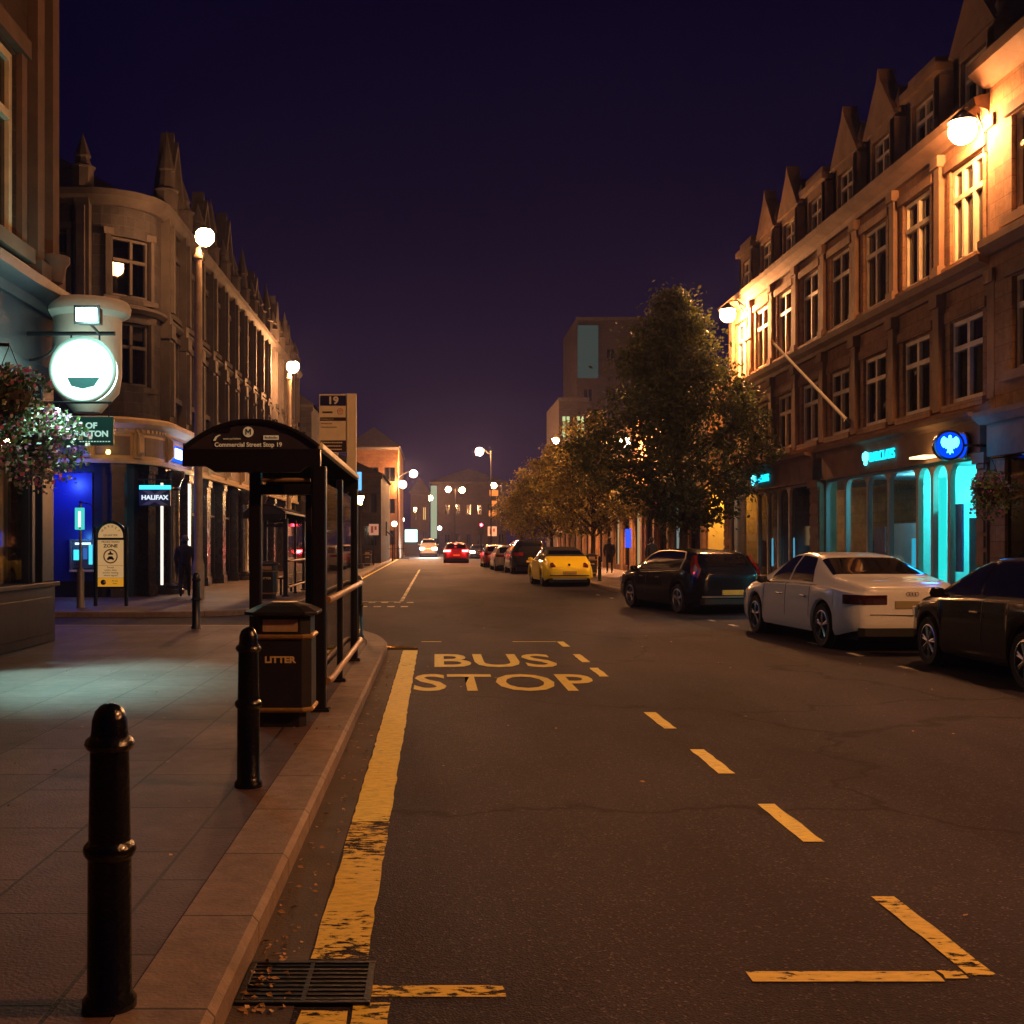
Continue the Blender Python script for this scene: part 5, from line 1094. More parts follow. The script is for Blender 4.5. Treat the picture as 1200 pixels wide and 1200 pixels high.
# ================================================================ trees
M_['leaf'] = leafmat('tree_leaf', (.030,.050,.014), (.10,.105,.028), .3)
M_['leaf2'] = leafmat('autumn_leaf', (.06,.06,.016), (.24,.18,.03), .3)
def make_tree(H, Rmax, zb, lean, seed, nclump, per, lm, ls, label):
    random.seed(seed); T = empty('street_tree', (0,0,0), 0); tr = MB(); lf = MB()
    top = Vector((lean, 0, H*.93)); tips = []
    trunk = [Vector((0,0,0)), Vector((.02,.03,.9)), Vector((.04,-.02,zb)), Vector((lean*.4,.05,H*.5)), Vector((lean*.8,0,H*.75)), top]
    tr.tube(trunk, [.19*H/9.5, .14*H/9.5, .13*H/9.5, .085*H/9.5, .05*H/9.5, .012], 10)
    def cr(t): return Rmax*(math.sin(min(t/.30, 1)*math.pi/2)**.8)*(1-max(0, (t-.28)/.72)**1.25)**.95+.05     # crown radius at height fraction
    for i in range(30):
        t = (i+.5)/30*.88; z0 = zb*.85+(H-zb)*t*.72; a = i*2.4+random.uniform(-.4,.4); q = cr(min(t+.12, 1))*random.uniform(.65,.98)
        f = min(z0/H, .98); k = next(j for j in range(1, 6) if trunk[j].z >= z0); s = (z0-trunk[k-1].z)/(trunk[k].z-trunk[k-1].z); p0 = trunk[k-1].lerp(trunk[k], s)
        p3 = Vector((p0.x+q*math.cos(a), p0.y+q*math.sin(a), z0+(H-zb)*.16+q*.25)); p1 = p0.lerp(p3, .35)+Vector((0,0,.12)); p2 = p0.lerp(p3, .7)+Vector((random.uniform(-.15,.15), random.uniform(-.15,.15), .1))
        tr.tube([p0, p1, p2, p3], [.055*(1-t*.6), .04*(1-t*.6), .022, .008], 6)
        for s2 in range(4):
            b = p1.lerp(p3, random.random()); e_ = b+Vector((random.gauss(0,.45), random.gauss(0,.45), random.uniform(-.25,.7))); tr.tube([b, b.lerp(e_, .5)+Vector((0,0,.06)), e_], [.018,.012,.004], 5); tips.append(e_)
        tips += [p2, p3]
    tr.build('trunk', M_['bark'], T, smooth=True)
    for i in range(nclump):
        if i < len(tips): c = tips[i]
        else:
            t = random.random()**.9; a = random.uniform(0, 6.283); q = cr(t)*(random.random()**.45)*random.choice((1,1,1.08)); c = Vector((lean*t+q*math.cos(a), q*math.sin(a), zb+(H-zb)*t))
        sr = random.uniform(.16,.34)*Rmax/3; cn = int(per*random.uniform(.5,1.3))
        for k in range(cn):
            p = c+Vector((random.gauss(0,sr), random.gauss(0,sr), random.gauss(0,sr*.62)-.05)); d = (Vector((random.gauss(0,1), random.gauss(0,1), random.gauss(.5,1)))).normalized()
            u = d.orthogonal().normalized(); u = (u*math.cos(k)+d.cross(u)*math.sin(k)); w_ = d.cross(u); s_ = ls*random.uniform(.6,1.35)
            lf.add([p-u*s_, p-w_*s_*.55+d*s_*.1, p+u*s_, p+w_*s_*.55+d*s_*.1], [(0,1,2,3)])
    lf.build('crown', lm, T)
    return T
t1 = make_tree(9.3, 3.3, 2.1, -.35, 11, 420, 110, M_['leaf'], .072, ''); t1.location = (7.85, 36.6, .118); tag(t1, 'largest dark street tree with a conical crown beside the terrace', 'tree', 'street trees on the right pavement')
t2 = make_tree(7.4, 2.6, 1.9, .1, 5, 240, 60, M_['leaf2'], .08, ''); t2.location = (7.1, 52, .118); tag(t2, 'smaller tree with yellowing top leaves behind the yellow car', 'tree', 'street trees on the right pavement')
for x, y, s, rz, lab in ((7.2,61,1.08,1.2,'street tree between the yellow topped tree and the far ones'),(7.1,70,1.0,2.6,'tree above the parked black four by four'),(6.9,80,.98,4.0,'tree above the parked red car'),(6.9,92,1.0,5.2,'farthest and smallest street tree in the row')):
    o = copy_tree(t2); o.location = (x, y, .118); o.scale = (s, s, s); o.rotation_euler = (0, 0, rz); tag(o, lab, 'tree', 'street trees on the right pavement')
# ================================================================ cars (local: +x forward, +y left, origin on the road under the middle)
def lerp_tab(tab, x):
    if x <= tab[0][0]: return tab[0][1]
    for (a, p), (b, q) in zip(tab, tab[1:]):
        if x <= b: return p+(q-p)*(x-a)/(b-a)
    return tab[-1][1]
def soft(tab, x, w=.14): return sum(lerp_tab(tab, x+w*k/3)*c for k, c in ((-3,.08),(-2,.14),(-1,.18),(0,.2),(1,.18),(2,.14),(3,.08)))
def paint(name, col, metal=.2, rough=.28):
    dk = max(col) < .05; return mat('paint_'+name, col, .14 if dk else rough, metal=0 if dk else metal, var=.08, scale=30, coat=.25 if dk else .8, spec=.22 if dk else .5)
class Car:
    def __init__(s, L, W, top, belt, wheels, wr=.33, sill=.23, tum=.42, fend=.10):
        s.L, s.W, s.top, s.belt, s.wh, s.wr, s.sill, s.tum = L, W, top, belt, wheels, wr, sill, tum
    def w(s, x):
        h = s.L/2; W = s.W/2
        f = max(0, (abs(x)-h*.55)/(h*.45)); return W*(1-.13*f**2.6-(.05*f**12))
    def sec(s, x):
        w = s.w(x); zt = soft(s.top, x); zs = min(soft(s.belt, x), zt-.03); zb = s.sill+max(0, (abs(x)-s.L*.40))*.22
        for wx in s.wh:
            d = abs(x-wx); Ra = s.wr+.055
            if d < Ra: zb = max(zb, s.wr+math.sqrt(Ra*Ra-d*d))
        zb = min(zb, zs-.06); gh = zt-zs; yb = w*.955; yr = max(yb-.035-s.tum*gh, w*.35)
        H = zs-zb
        return [(w*.955, zb), (w*.99, zb+H*.12), (w, zb+H*.38), (w*.995, zb+H*.62), (w*.985, zb+H*.82), (w*.972, zs-.012), (yb-.012, zs+.004), (yb-.035-.02*0, zs+.018 if gh > .06 else zs+gh*.25),
                (yb-.035-s.tum*gh*.5+.012, zs+gh*.52), (yr+.01, zs+gh*.86), (yr-.035, zs+gh*.945), (yr-.12 if yr > .3 else yr*.7, zs+gh*.985), (yr*.45, zt-.002), (0, zt)]
    def P(s, x, v, off=0., side=1):
        q = s.sec(x); i = min(int(v), 12); f = v-i; y = q[i][0]*(1-f)+q[i+1][0]*f; z = q[i][1]*(1-f)+q[i+1][1]*f
        if off:
            t = Vector((q[i+1][0]-q[i][0], q[i+1][1]-q[i][1])); nn = Vector((t.y, -t.x)).normalized() if t.length > 1e-6 else Vector((0, 1))
            x0, x1 = s.sec(x-.02), s.sec(x+.02); dz = (x1[i][1]-x0[i][1])/.04; dy = (x1[i][0]-x0[i][0])/.04
            y += nn.x*off; z += nn.y*off; x -= off*(dz*nn.y+dy*nn.x)*.6
        return Vector((x, side*y, z))
    def stations(s):
        h = s.L/2; xs = set([-h, h]); n = int(s.L/.09)
        for i in range(n+1): xs.add(round(-h+s.L*i/n, 3))
        for wx in s.wh:
            for k in range(-12, 13): xs.add(round(wx+(s.wr+.056)*math.sin(k*math.pi/24), 3))
        for k in (.015, .04, .08): xs.add(-h+k); xs.add(h-k)
        return sorted(xs)
    def body(s):
        m = MB(); xs = s.stations(); n = 14; vs = []
        for x in xs:
            q = s.sec(x); vs += [(x, y, z) for y, z in q]+[(x, -y, z) for y, z in q[::-1][1:]]
        N_ = 27; fs = [(i*N_+k, (i+1)*N_+k, (i+1)*N_+k+1, i*N_+k+1) for i in range(len(xs)-1) for k in range(N_-1)]
        # rounded ends
        for e_, sg in ((0, -1), (len(xs)-1, 1)):
            ring = [vs[e_*N_+k] for k in range(N_)]; zc = (ring[0][2]+ring[13][2])/2; prev = list(range(e_*N_, e_*N_+N_))
            for sc_, dx in ((.975, .035), (.9, .065), (.72, .085), (.35, .098), (.0, .10)):
                b = len(vs); vs += [(xs[e_]+sg*dx, y*sc_, zc+(z-zc)*sc_) for _, y, z in ring]
                fs += [(prev[k], b+k, b+k+1, prev[k+1]) for k in range(N_-1)]+[(prev[N_-1], b+N_-1, b, prev[0])]; prev = list(range(b, b+N_))
        m.add(vs, fs); return m
    def patch(s, xa, xb, va, vb, nx=14, nv=5, off=.006, side=1, shape=None):
        """surface patch lifted off the body; xa/xb may be functions of v"""
        m = MB(); fa = xa if callable(xa) else (lambda v: xa); fb = xb if callable(xb) else (lambda v: xb); vs = []
        for j in range(nv+1):
            v = va+(vb-va)*j/nv
            for i in range(nx+1): vs.append(s.P(fa(v)+(fb(v)-fa(v))*i/nx, v, off, side))
        m.add(vs, [(j*(nx+1)+i, j*(nx+1)+i+1, (j+1)*(nx+1)+i+1, (j+1)*(nx+1)+i) for j in range(nv) for i in range(nx)]); return m
    def full(s, xa, xb, va, nx=10, off=.006):   # patch across the centre line
        m = MB(); vs = []; vv = [va+(13-va)*i/6 for i in range(7)]; cols = [(v, 1) for v in vv]+[(v, -1) for v in vv[::-1][1:]]
        for v, sd in cols:
            for i in range(nx+1):
                x = xa+(xb-xa)*i/nx; vs.append(s.P(x, v, off, sd))
        m.add(vs, [(j*(nx+1)+i, j*(nx+1)+i+1, (j+1)*(nx+1)+i+1, (j+1)*(nx+1)+i) for j in range(len(cols)-1) for i in range(nx)]); return m
    def endstrip(s, ya, yb, z0, z1, rear=True, off=.012, wrap=0, n=10):
        """strip that follows the plan outline of the tail from y=ya outwards, wrapping wrap metres along the flank"""
        sg = -1 if rear else 1; xe = s.L/2; pts = []
        def capx(y):
            wv = s.w(sg*xe); k = abs(y)/wv
            for (a, d1), (b, d2) in zip(((0,.10),(.35,.098),(.72,.085),(.9,.065),(.975,.035),(1.0,0)), ((.35,.098),(.72,.085),(.9,.065),(.975,.035),(1.0,0),(1.01,0))):
                if k <= b: return d1+(d2-d1)*(k-a)/(b-a)
            return 0
        wv = s.w(sg*xe)
        yy = min(abs(yb), wv)
        for i in range(n+1):
            y = abs(ya)+(yy-abs(ya))*i/n; pts.append((sg*(xe+capx(y)+off), y))
        if wrap:
            for i in range(1, 7): x = xe-wrap*i/6; pts.append((sg*x, s.w(sg*x)+off))
        sd = 1 if yb > 0 else -1; m = MB(); k = len(pts)
        vs = [(x, sd*y, z0) for x, y in pts]+[(x, sd*y, z1) for x, y in pts]+[(x-sg*.035, sd*(y-.03), z0) for x, y in pts]+[(x-sg*.035, sd*(y-.03), z1) for x, y in pts]
        fs = [(i, i+1, k+i+1, k+i) for i in range(k-1)]+[(i, i+1, 2*k+i+1, 2*k+i) for i in range(k-1)]+[(k+i, k+i+1, 3*k+i+1, 3*k+i) for i in range(k-1)]+[(0, k, 3*k, 2*k), (k-1, 2*k-1, 4*k-1, 3*k-1)]
        m.add(vs, fs); return m
def make_wheels(root, c, spokes=5, detail=True):
    def one(x, sd):
        y = sd*(c.W/2-.115); r = c.wr
        w_ = MB(); n = 28; prof = [(r*.66,-.09),(r*.93,-.105),(r,-.07),(r,.07),(r*.93,.105),(r*.66,.09)]
        vs = [(x+q*math.cos(2*math.pi*k/n), y+sd*d, r+q*math.sin(2*math.pi*k/n)) for q, d in prof for k in range(n)]
        w_.add(vs, [(i*n+k, i*n+(k+1) % n, ((i+1) % 6)*n+(k+1) % n, ((i+1) % 6)*n+k) for i in range(6) for k in range(n)]); o = w_.build('wheel', M_['tyre'], root, smooth=True)
        if not detail: spokes_ = 5
        b = MB(); yy = y+sd*.075
        prof = [(r*.68,-.05),(r*.70,.02),(r*.64,.025),(r*.60,-.05)]
        vs = [(x+q*math.cos(2*math.pi*k/n), yy+sd*d, r+q*math.sin(2*math.pi*k/n)) for q, d in prof for k in range(n)]
        b.add(vs, [(i*n+k, i*n+(k+1) % n, ((i+1) % 4)*n+(k+1) % n, ((i+1) % 4)*n+k) for i in range(4) for k in range(n)])
        for k in range(spokes):
            for da in (-.11, .11):
                a = 2*math.pi*k/spokes+.3; d = Vector((math.cos(a+da*.4), 0, math.sin(a+da*.4))); d2 = Vector((math.cos(a+da), 0, math.sin(a+da)))
                b.tube([Vector((x, yy+sd*.005, r))+d*.03, Vector((x, yy+sd*.0, r))+d2*r*.65], [.020,.016], 6)
        b.tube([(x, yy-sd*.02, r), (x, yy+sd*.02, r)], .045, 12); b.build('rim', M_['alloy'], o)
        b = MB(); b.tube([(x, yy-sd*.055, r), (x, yy-sd*.05, r)], r*.66, 20); b.build('brake_disc', M_['iron'], o)
    for x in c.wh:
        for sd in (1, -1): one(x, sd)
def mirrors(root, c, x, z, m_):
    for sd in (1, -1):
        m = MB(); y = sd*(c.w(x)*.955+.06); m.lathe([(.0,-.075),(.055,-.055),(.075,0),(.06,.05),(.0,.07)], (x, y+sd*.05, z), 10); m.v = [((v[0]-x)*.85+x, (v[1]-y)*1.35+y, v[2]) for v in m.v]
        m.tube([(x, sd*(c.w(x)*.93), z-.05), (x, y, z-.02)], .02, 6); m.build('mirror', m_, root, smooth=True)
def base(root, c, pm):
    c.body().build('body', pm, root, smooth=True)
    m = MB(); m.box(-c.L/2+.12, c.L/2-.12, -c.W/2+.22, c.W/2-.22, .17, .62)
    for wx in c.wh: m.tube([(wx, -c.W/2+.10, c.wr+.02), (wx, c.W/2-.10, c.wr+.02)], c.wr+.06, 20)
    m.build('underbody', M_['plastic'], root)
def seams(root, c, xs):
    for x in xs:
        for sd in (1, -1): m = MB(); m.tube([c.P(x, v, .001, sd) for v in (.6, 2, 3, 4, 5, 6, 7)], .0045, 5); m.build('door_gap', M_['ink'], root)
def handles(root, c, xs, z, mt):
    for x in xs:
        for sd in (1, -1): m = MB(); y = sd*(c.w(x)+.008); m.box(x-.10, x+.10, y-.018, y+.018, z-.014, z+.014); m.build('door_handle', mt, root, bevel=.01)
def plate(root, c, z, w=.52, x=None, mt=None):
    x = x or -(c.L/2+.105); m = MB(); m.box(x-.012, x+.02, -w/2, w/2, z-.055, z+.055); return m.build('number_plate', mt or M_['plate'], root, bevel=.004)

def white_saloon():
    c = Car(4.72, 1.87, [(-2.36,.95),(-2.2,1.02),(-1.72,1.07),(-1.55,1.10),(-.72,1.40),(-.1,1.45),(.35,1.43),(1.20,1.02),(1.35,.98),(2.0,.86),(2.36,.68)], [(-2.36,.86),(-1.7,.93),(0,.93),(1.2,.90),(2.0,.80),(2.36,.60)], (-1.42, 1.44), .335, .22, .50)
    r = empty('parked_car', (6.72, 19.15, 0), R(94.5), 'white saloon parked behind the dark hatchback with no lights lit', 'car', 'cars parked along the right kerb'); base(r, c, paint('white', (.78,.78,.80), .0, .3))
    for sd in (1, -1):
        for a, b in ((-.98, -.02), (.04, .96)):
            s_ = (lambda v, a=a: a if a > -.5 else a+.42*(v-7)/2.5) ; e_ = (lambda v, b=b: b if b < .5 else b-.55*(v-7)/2.5)
            c.patch(s_, e_, 7.15, 9.3, off=.005, side=sd).build('side_window', M_['carglass'], r, smooth='all')
    c.full(-1.50, -.82, 9.4, off=.006).build('rear_window', M_['carglass'], r, smooth='all'); c.full(.50, 1.18, 9.4, off=.006).build('windscreen', M_['carglass'], r, smooth='all')
    for sd in (1, -1):
        m = MB(); m.tube([c.P(x, 6.6, .006, sd) for x in [-1.15+i*.15 for i in range(16)]], .008, 5); m.build('window_trim', M_['chrome'], r)
        c.endstrip(.38, sd*.9, .70, .84, wrap=.26).build('tail_light', M_['lampdark'], r, bevel=.006); c.endstrip(.45, sd*.9, .58, .70, rear=False, wrap=.3).build('headlight', M_['lens'], r, bevel=.006)
    plate(r, c, .70, .52, mt=mat('dark_plate', (.30,.25,.14), .4)); 
    for sd in (1, -1): c.endstrip(0, sd*.80, .24, .36, off=.004).build('rear_valance', M_['plastic'], r)
    m = MB(); x = -(c.L/2+.112)
    for k in range(4): 
        pts = [(x, -.066+k*.044+.028*math.cos(a*math.pi/8), .855+.028*math.sin(a*math.pi/8)) for a in range(17)]; m.tube(pts, .0045, 5, False)
    m.build('badge', M_['chrome'], r)
    m = MB(); m.tube([(-2.445, -.62, .555), (-2.475, 0, .545), (-2.445, .62, .555)], .006, 6); m.build('boot_gap', M_['ink'], r)
    seams(r, c, (-.96, .02, 1.0)); handles(r, c, (-.75, .25), .76, paint('white', (.78,.78,.80), .0, .3)); mirrors(r, c, .82, .98, M_['plastic']); make_wheels(r, c, 5)
white_saloon()

def dark_hatch():
    c = Car(4.37, 1.80, [(-2.18,.88),(-2.13,1.02),(-2.02,1.12),(-1.70,1.36),(-1.2,1.44),(-.4,1.47),(.2,1.45),(.6,1.34),(1.15,1.04),(1.3,1.0),(1.95,.86),(2.18,.70)], [(-2.18,.82),(-1.6,1.00),(-.8,.96),(0,.92),(1.1,.90),(1.95,.80),(2.18,.62)], (-1.33, 1.31), .33, .22, .44)
    a = R(90+14); pc = paint('midnight', (.010,.011,.017), .3, .22)
    r = empty('parked_car', (6.02, 27.65, 0), a, 'dark blue hatchback with a bright outline round its side windows, angled behind the white car', 'car', 'cars parked along the right kerb'); base(r, c, pc)
    for sd in (1, -1):
        c.patch(lambda v: -1.42+.15*(v-7), lambda v: 1.0-.28*(v-7.1)/2.3*1.0-.10, 7.15, 9.35, nx=24, off=.005, side=sd).build('side_window', M_['carglass'], r, smooth='all')
        m = MB(); up = [c.P(.95-i*.08-.0, 9.45 if i > 5 else 7.2+2.25*i/5.5, .008, sd) for i in range(29)]; lo = [c.P(-1.38+i*.17, 7.05, .008, sd) for i in range(14)]
        m.tube(up+[c.P(-1.45, 8.2, .008, sd)]+lo, .016, 6); m.build('window_trim', mat('warm_chrome', (.80,.68,.52), .3, metal=.7), r)
    c.full(-2.06, -1.68, 9.2, off=.006).build('rear_window', M_['carglass'], r, smooth='all'); c.full(.48, 1.12, 9.4, off=.006).build('windscreen', M_['carglass'], r, smooth='all')
    for sd in (1, -1):
        m = MB(); m.prism([(-2.10,.80),(-1.93,.80),(-1.88,.98),(-1.80,1.10),(-1.72,1.30),(-1.80,1.32),(-1.92,1.16),(-2.10,1.02)], lambda x, z: (x, sd*(c.w(x)*.955-(max(z-.97,0))*.44-.06), z), lambda x, z: (x-.01, sd*(c.w(x)*.955-(max(z-.97,0))*.44+.016), z)); m.build('tail_light', M_['lampred'], r)
        m = MB(); m.sphere((-1.99, sd*(c.w(-1.99)*.94-.0), .93), .03, 8, 6); m.sphere((-1.80, sd*(c.w(-1.8)*.94-.12), 1.24), .026, 8, 6); m.build('reflector', glow('dim_red', (.9,.05,.06), .8), r)
        c.endstrip(.35, sd*.9, .62, .74, rear=False, wrap=.3).build('headlight', M_['lens'], r)
    plate(r, c, .50)
    for sd in (1, -1): c.endstrip(0, sd*.72, .385, .425, off=.012).build('bumper_strip', M_['alloy'], r); c.endstrip(0, sd*.80, .24, .36, off=.004).build('rear_valance', M_['plastic'], r)
    seams(r, c, (-.55, .35, 1.02)); handles(r, c, (-.35, .55), .80, M_['chrome']); mirrors(r, c, .82, .98, pc); make_wheels(r, c, 5)
dark_hatch()

def near_car():
    c = Car(3.95, 1.72, [(-1.97,.82),(-1.85,1.0),(-1.55,1.22),(-1.1,1.38),(-.4,1.44),(.1,1.42),(.5,1.28),(1.0,1.02),(1.15,.96),(1.75,.84),(1.97,.66)], [(-1.97,.76),(-1.4,.94),(0,.92),(1.0,.88),(1.75,.78),(1.97,.58)], (-1.22, 1.24), .32, .22, .46)
    pc = paint('black', (.007,.007,.010), .2, .2); r = empty('parked_car', (7.25, 13.75, 0), R(90), 'near black small car cut off by the right edge of the picture', 'car', 'cars parked along the right kerb'); base(r, c, pc)
    for sd in (1, -1):
        c.patch(lambda v: -1.25+.18*(v-7), lambda v: -.12, 7.15, 9.35, off=.005, side=sd).build('side_window', M_['carglass'], r, smooth='all')
        c.patch(-.05, lambda v: .88-.34*(v-7.1)/2.3, 7.15, 9.35, off=.005, side=sd).build('side_window', M_['carglass'], r, smooth='all')
        c.endstrip(.35, sd*.85, .60, .74, rear=False, wrap=.32).build('headlight', M_['lens'], r); c.endstrip(.45, sd*.85, .70, .84, wrap=.2).build('tail_light', M_['lampdark'], r)
    c.full(-1.62, -1.18, 9.4, off=.006).build('rear_window', M_['carglass'], r, smooth='all'); c.full(.38, .98, 9.4, off=.006).build('windscreen', M_['carglass'], r, smooth='all')
    plate(r, c, .5); seams(r, c, (-.25, .92)); handles(r, c, (-.1,), .78, M_['chrome']); mirrors(r, c, .72, .98, pc); make_wheels(r, c, 7)
near_car()

def beetle():
    c = Car(4.20, 1.80, [(-2.10,.66),(-2.0,.82),(-1.72,1.0),(-1.45,1.08),(-1.38,1.12),(-1.0,1.34),(-.3,1.45),(.2,1.43),(.45,1.33),(.95,1.04),(1.1,1.0),(1.7,.86),(2.10,.60)], [(-2.10,.60),(-1.9,.72),(-1.5,.93),(0,.93),(1.0,.90),(1.7,.78),(2.10,.54)], (-1.24, 1.27), .33, .22, .42)
    pc = paint('yellow', (.88,.68,.015), 0, .3); r = empty('parked_car', (4.70, 43.7, 0), R(94), 'bright yellow rounded convertible with a dark soft roof', 'car', 'cars parked along the right kerb'); base(r, c, pc)
    hood_m = mat('soft_top', (.012,.011,.013), .8, bump=.2)
    c.full(-1.42, .46, 6.7, nx=20, off=.006).build('soft_roof', hood_m, r, smooth='all'); c.full(.52, .98, 9.3, off=.007).build('windscreen', M_['carglass'], r, smooth='all'); c.full(-1.30, -1.05, 10.6, off=.012).build('rear_window', M_['carglass'], r, smooth='all')
    for sd in (1, -1):
        c.patch(-.55, lambda v: .80-.3*(v-7)/2.3, 7.15, 9.2, off=.010, side=sd).build('side_window', M_['carglass'], r, smooth='all')
        m = MB(); m.tube([(-2.10, sd*.60, .74), (-1.90, sd*.60, .79)], .095, 18); m.build('tail_light', mat('round_tail', (.26,.05,.03), .2, coat=.5), r)
        m = MB(); m.tube([(-2.108, sd*.60, .735), (-2.10, sd*.60, .736)], .045, 14); m.build('tail_light_centre', mat('round_tail_c', (.12,.03,.02), .2), r)
        m = MB(); m.sphere((1.95, sd*.62, .68), .12, 12, 8); m.build('headlight', M_['lens'], r, smooth='all')
        # bulging rear and front wings
        for wx in c.wh:
            w_ = MB(); vs = []
            for i in range(15):
                a = math.pi*i/14; 
                for q, d in ((.36,.0),(.385,.045),(.45,.055),(.50,.0)): vs.append((wx+q*math.cos(a), sd*(c.W/2-.02+d), c.wr+q*math.sin(a)))
            w_.add(vs, [(i*4+k, i*4+k+1, i*4+5+k, i*4+4+k) for i in range(14) for k in range(3)]); w_.build('wing', pc, r, smooth=True)
        c.endstrip(0, sd*.72, .40, .435, off=.010).build('bumper_slot', M_['plastic'], r); c.endstrip(0, sd*.62, .27, .315, off=.012).build('bumper_strip', M_['alloy'], r)
    m = MB(); m.tube([(-2.10, 0, .80), (-2.03, 0, .81)], .04, 12); m.build('badge', M_['iron'], r); plate(r, c, .52, .50, mt=mat('shaded_plate', (.40,.27,.04), .4))
    seams(r, c, (-.6, .85)); mirrors(r, c, .70, .98, pc); make_wheels(r, c, 5)
beetle()

def simple(name, loc, rz, label, col, L, W, H, hatch=True, lit=None, detail=True):
    k = H/1.45
    if hatch: top = [(-L/2,.80*k),(-L/2+.10,1.0*k),(-L/2+.45,1.34*k),(-L*.25,1.42*k),(-.1,H),(.25,1.42*k),(L*.13+.1,1.28*k),(L*.26,1.02*k),(L*.43,.90*k),(L/2,.68*k)]
    else: top = [(-L/2,.9*k),(-L/2+.06,1.2*k),(-L/2+.35,1.40*k),(-L*.25,H),(.3,H),(L*.13+.15,1.36*k),(L*.27,1.08*k),(L*.44,1.0*k),(L/2,.74*k)]
    c = Car(L, W, top, [(-L/2,.74*k),(-L*.35,.96*k),(0,.95*k),(L*.27,.92*k),(L*.44,.84*k),(L/2,.60*k)], (-L*.305, L*.305), .33*max(1, k*.97), .23*k, .40)
    r = empty(name, loc, rz, label, 'car' if name != 'van' else 'van'); pc = paint(label.split()[0]+str(L), col, .2, .3); base(r, c, pc)
    for sd in (1, -1):
        c.patch(-L*.30, -.15, 7.15, 9.3, off=.006, side=sd).build('side_window', M_['carglass'], r, smooth='all'); c.patch(-.08, lambda v: L*.24-.3*(v-7)/2.3, 7.15, 9.3, off=.006, side=sd).build('side_window', M_['carglass'], r, smooth='all')
        on = lit == 'tail'
        c.endstrip(.42*W/1.8, sd*.95, .78*k, .92*k, wrap=.2).build('tail_light', glow('tail_on', (1,.035,.03), 26) if on else M_['lampred'], r)
        c.endstrip(.42*W/1.8, sd*.95, .60*k, .74*k, rear=False, wrap=.2).build('headlight', glow('head_on', (1,.93,.75), 60) if lit == 'head' else M_['lens'], r)
    if lit == 'tail': c.endstrip(0, .16, 1.30*k, 1.35*k, off=-.25).build('brake_light', glow('tail_on', (1,.035,.03), 26), r)
    c.full(-L/2+.12, -L/2+.46, 9.4, off=.008).build('rear_window', M_['carglass'], r, smooth='all'); c.full(L*.15, L*.255, 9.4, off=.008).build('windscreen', M_['carglass'], r, smooth='all')
    plate(r, c, .55*k); seams(r, c, (-.1, L*.22)); mirrors(r, c, L*.19, 1.0*k, pc); make_wheels(r, c, 5); return r, c
for args in ((('parked_car'), (4.75, 60.6, 0), R(93), 'black four by four parked beyond the yellow convertible', (.010,.010,.013), 4.6, 1.92, 1.74, False),
             (('parked_car'), (4.20, 67.5, 0), R(93), 'silver hatchback catching red light, just beyond the black four by four', (.30,.27,.27), 4.1, 1.75, 1.46, True),
             (('parked_car'), (3.95, 76.0, 0), R(92), 'red hatchback parked farthest along the right kerb', (.35,.015,.02), 4.2, 1.76, 1.50, True)):
    r, c = simple(*args); r['group'] = 'cars parked along the right kerb'
r, c = simple('moving_car', (1.66, 92.2, 0), R(90), 'dark red car in mid road with glowing tail lights', (.16,.01,.015), 4.3, 2.0, 1.65, True, 'tail')
for dx in (-.75, .75): point('tail_light_lamp', (1.66+dx, 89.6, .9), (1,.04,.06), 40, .12)
r, c = simple('van', (-.75, 128, 0), R(-90), 'pale van facing the camera with dazzling headlights', (.55,.50,.40), 4.9, 1.95, 2.05, False, 'head')
for dx in (-.6, .6):
    d = bpy.data.lights.new('headlight_lamp', 'SPOT'); d.energy = 1500; d.color = (1,.92,.75); d.spot_size = R(70); d.spot_blend = .6; d.shadow_soft_size = .1
    o = bpy.data.objects.new('headlight_lamp', d); COL.objects.link(o); o.location = (-.75+dx, 125.2, .8); o.rotation_euler = (R(84), 0, R(180))
for x, y, z, lab in ((6.6,118,.1,'first'),(8.3,121,.1,'second')): pass
S = empty('distant_car', (5.4, 122, 0), R(-90)); bpy.data.objects.remove(S)
r, c = simple('moving_car', (4.3, 116, 0), R(-90), 'small far car with white headlights right of the red car', (.03,.03,.04), 4.2, 1.76, 1.46, True, 'head')

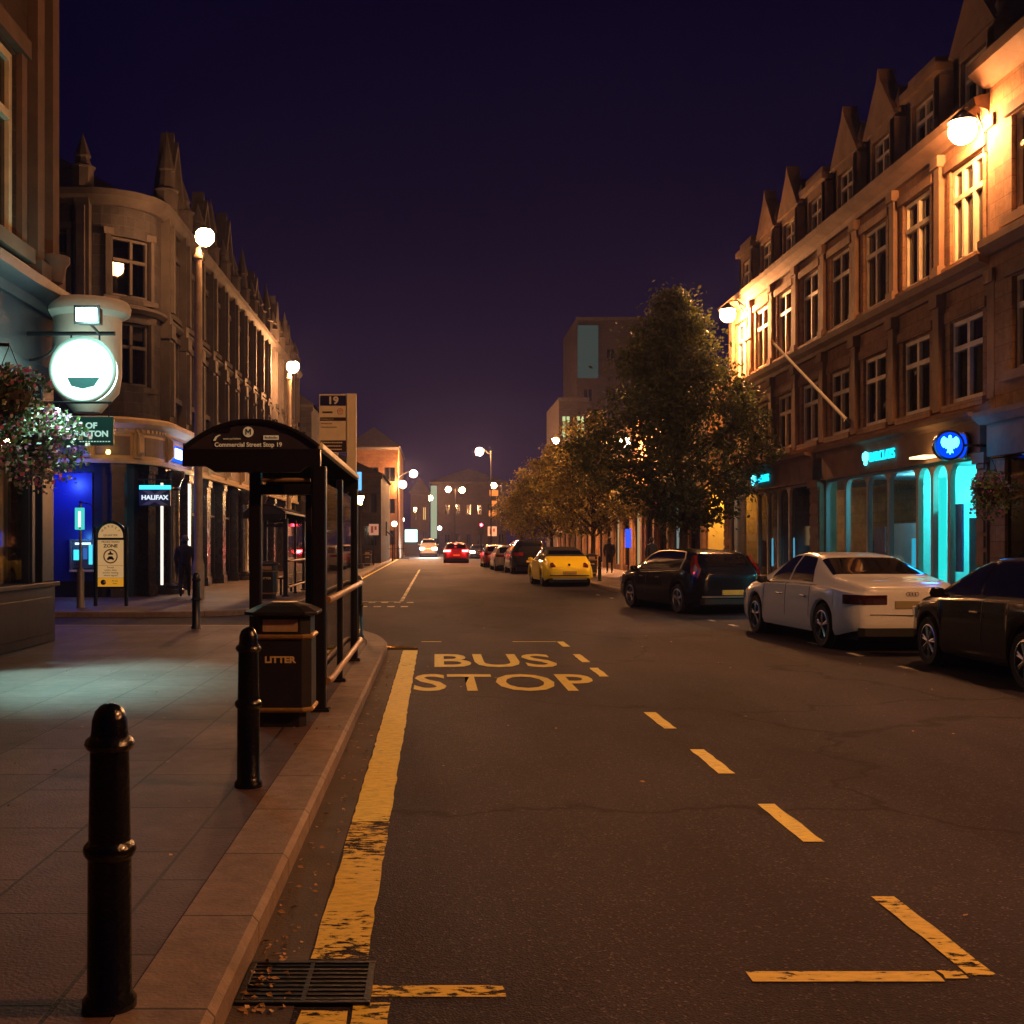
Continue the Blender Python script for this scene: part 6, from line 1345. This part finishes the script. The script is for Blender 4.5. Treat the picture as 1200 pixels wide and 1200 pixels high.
# ================================================================ people
def person(loc, rz, label, coat, trouser, hair, h=1.70, bend=0.0, arms=((.24,.05,-.02),(.25,.08,.02)), stride=.16):
    k = h/1.75; r = empty('person', loc, rz, label, 'person')
    def skin(name, verts, edges, m_, root=0, sub=2):
        me = bpy.data.meshes.new(name); me.from_pydata([Vector(v[:3])*k for v in verts], edges, []); o = bpy.data.objects.new(name, me); COL.objects.link(o)
        s_ = o.modifiers.new('skin', 'SKIN'); s_.use_smooth_shade = True
        for i, v in enumerate(verts): rr = v[3]; rr = rr if isinstance(rr, tuple) else (rr, rr); me.skin_vertices[0].data[i].radius = (rr[0]*k, rr[1]*k)
        me.skin_vertices[0].data[root].use_root = True
        b = o.modifiers.new('sub', 'SUBSURF'); b.levels = sub; b.render_levels = sub
        dg = bpy.context.evaluated_depsgraph_get(); dg.update(); m2 = bpy.data.meshes.new_from_object(o.evaluated_get(dg)); m2.name = name
        bpy.data.objects.remove(o); m2.materials.clear(); m2.materials.append(m_); q = bpy.data.objects.new(name, m2); COL.objects.link(q); q.parent = r
        for p in m2.polygons: p.use_smooth = True
        return q
    f = bend
    V = [(0,0,.95,(.155,.115)),(0,.01+f*.02,1.10,(.150,.110)),(0,f*.05,1.28,(.175,.115)),(0,f*.09,1.42,(.15,.095)),(0,f*.11,1.50,.058),(0,f*.17,1.56,.058),(0,f*.22,1.635,(.078,.095)),(0,f*.24,1.70,(.070,.085)),
         (.10,0,.88,.095),(.11,stride*.5,.50,.066),(.11,stride*.35,.10,.045),(.115,stride*.35+.14,.045,.038),
         (-.10,0,.88,.095),(-.11,-stride*.1,.50,.066),(-.11,-stride,.12,.045),(-.115,-stride+.13,.04,.038)]
    E = [(0,1),(1,2),(2,3),(3,4),(4,5),(5,6),(6,7),(0,8),(8,9),(9,10),(10,11),(0,12),(12,13),(13,14),(14,15)]
    for sd, (ax, ay, hy) in zip((1,-1), arms):
        b = len(V); V += [(sd*.185,f*.08,1.40,.062),(sd*(.20+ax*.25),f*.06+ay*.3,1.12,.050),(sd*(.14+ax*.35),f*.05+ay+hy,.90,.040),(sd*(.14+ax*.34),f*.05+ay+hy+.02,.82,(.034,.022))]; E += [(3,b),(b,b+1),(b+1,b+2),(b+2,b+3)]
    skin('body', V, E, trouser)
    C = [(0,0,.86,(.185,.145)),(0,.01,1.02,(.180,.140)),(0,f*.05,1.24,(.205,.145)),(0,f*.09,1.40,(.185,.12)),(0,f*.11,1.49,(.085,.080))]; CE = [(0,1),(1,2),(2,3),(3,4)]
    for sd, (ax, ay, hy) in zip((1,-1), arms):
        b = len(C); C += [(sd*.19,f*.08,1.39,.082),(sd*(.20+ax*.25),f*.06+ay*.3,1.12,.068),(sd*(.14+ax*.35),f*.05+ay+hy,.93,.056)]; CE += [(3,b),(b,b+1),(b+1,b+2)]
    skin('coat', C, CE, coat)
    m = MB(); m.sphere((0, f*.24*k-.012, 1.685*k), .098*k, 14, 10, 1.12); m.v = [v for v in m.v]; m.build('hair', hair, r, smooth='all')
    m = MB()
    for sd in (1,-1): m.sphere((sd*.093*k, f*.24*k+.02, 1.645*k), .024*k, 8, 6)
    m.build('ears', mat('skin_tone', (.45,.28,.2), .6), r, smooth='all')
    return r
cm = mat('dark_coat', (.010,.010,.016), .85, bump=.2); tm = mat('dark_trousers', (.012,.012,.018), .85); hm = mat('grey_hair', (.16,.13,.11), .9, bump=.5)
person((-6.8, 31.3, .118), R(8), 'person in a dark coat walking away past the corner bank', cm, tm, hm, 1.66, bend=.35, stride=.12)
person((8.4, 55.5, .118), R(160), 'person in dark clothes standing on the far pavement behind the yellow car', cm, tm, mat('dark_hair', (.02,.015,.012), .9), 1.72, stride=.04)
person((9.3, 49.5, .118), R(20), 'person in dark clothes on the pavement near the tree trunk', cm, tm, mat('dark_hair', (.02,.015,.012), .9), 1.70, stride=.06)
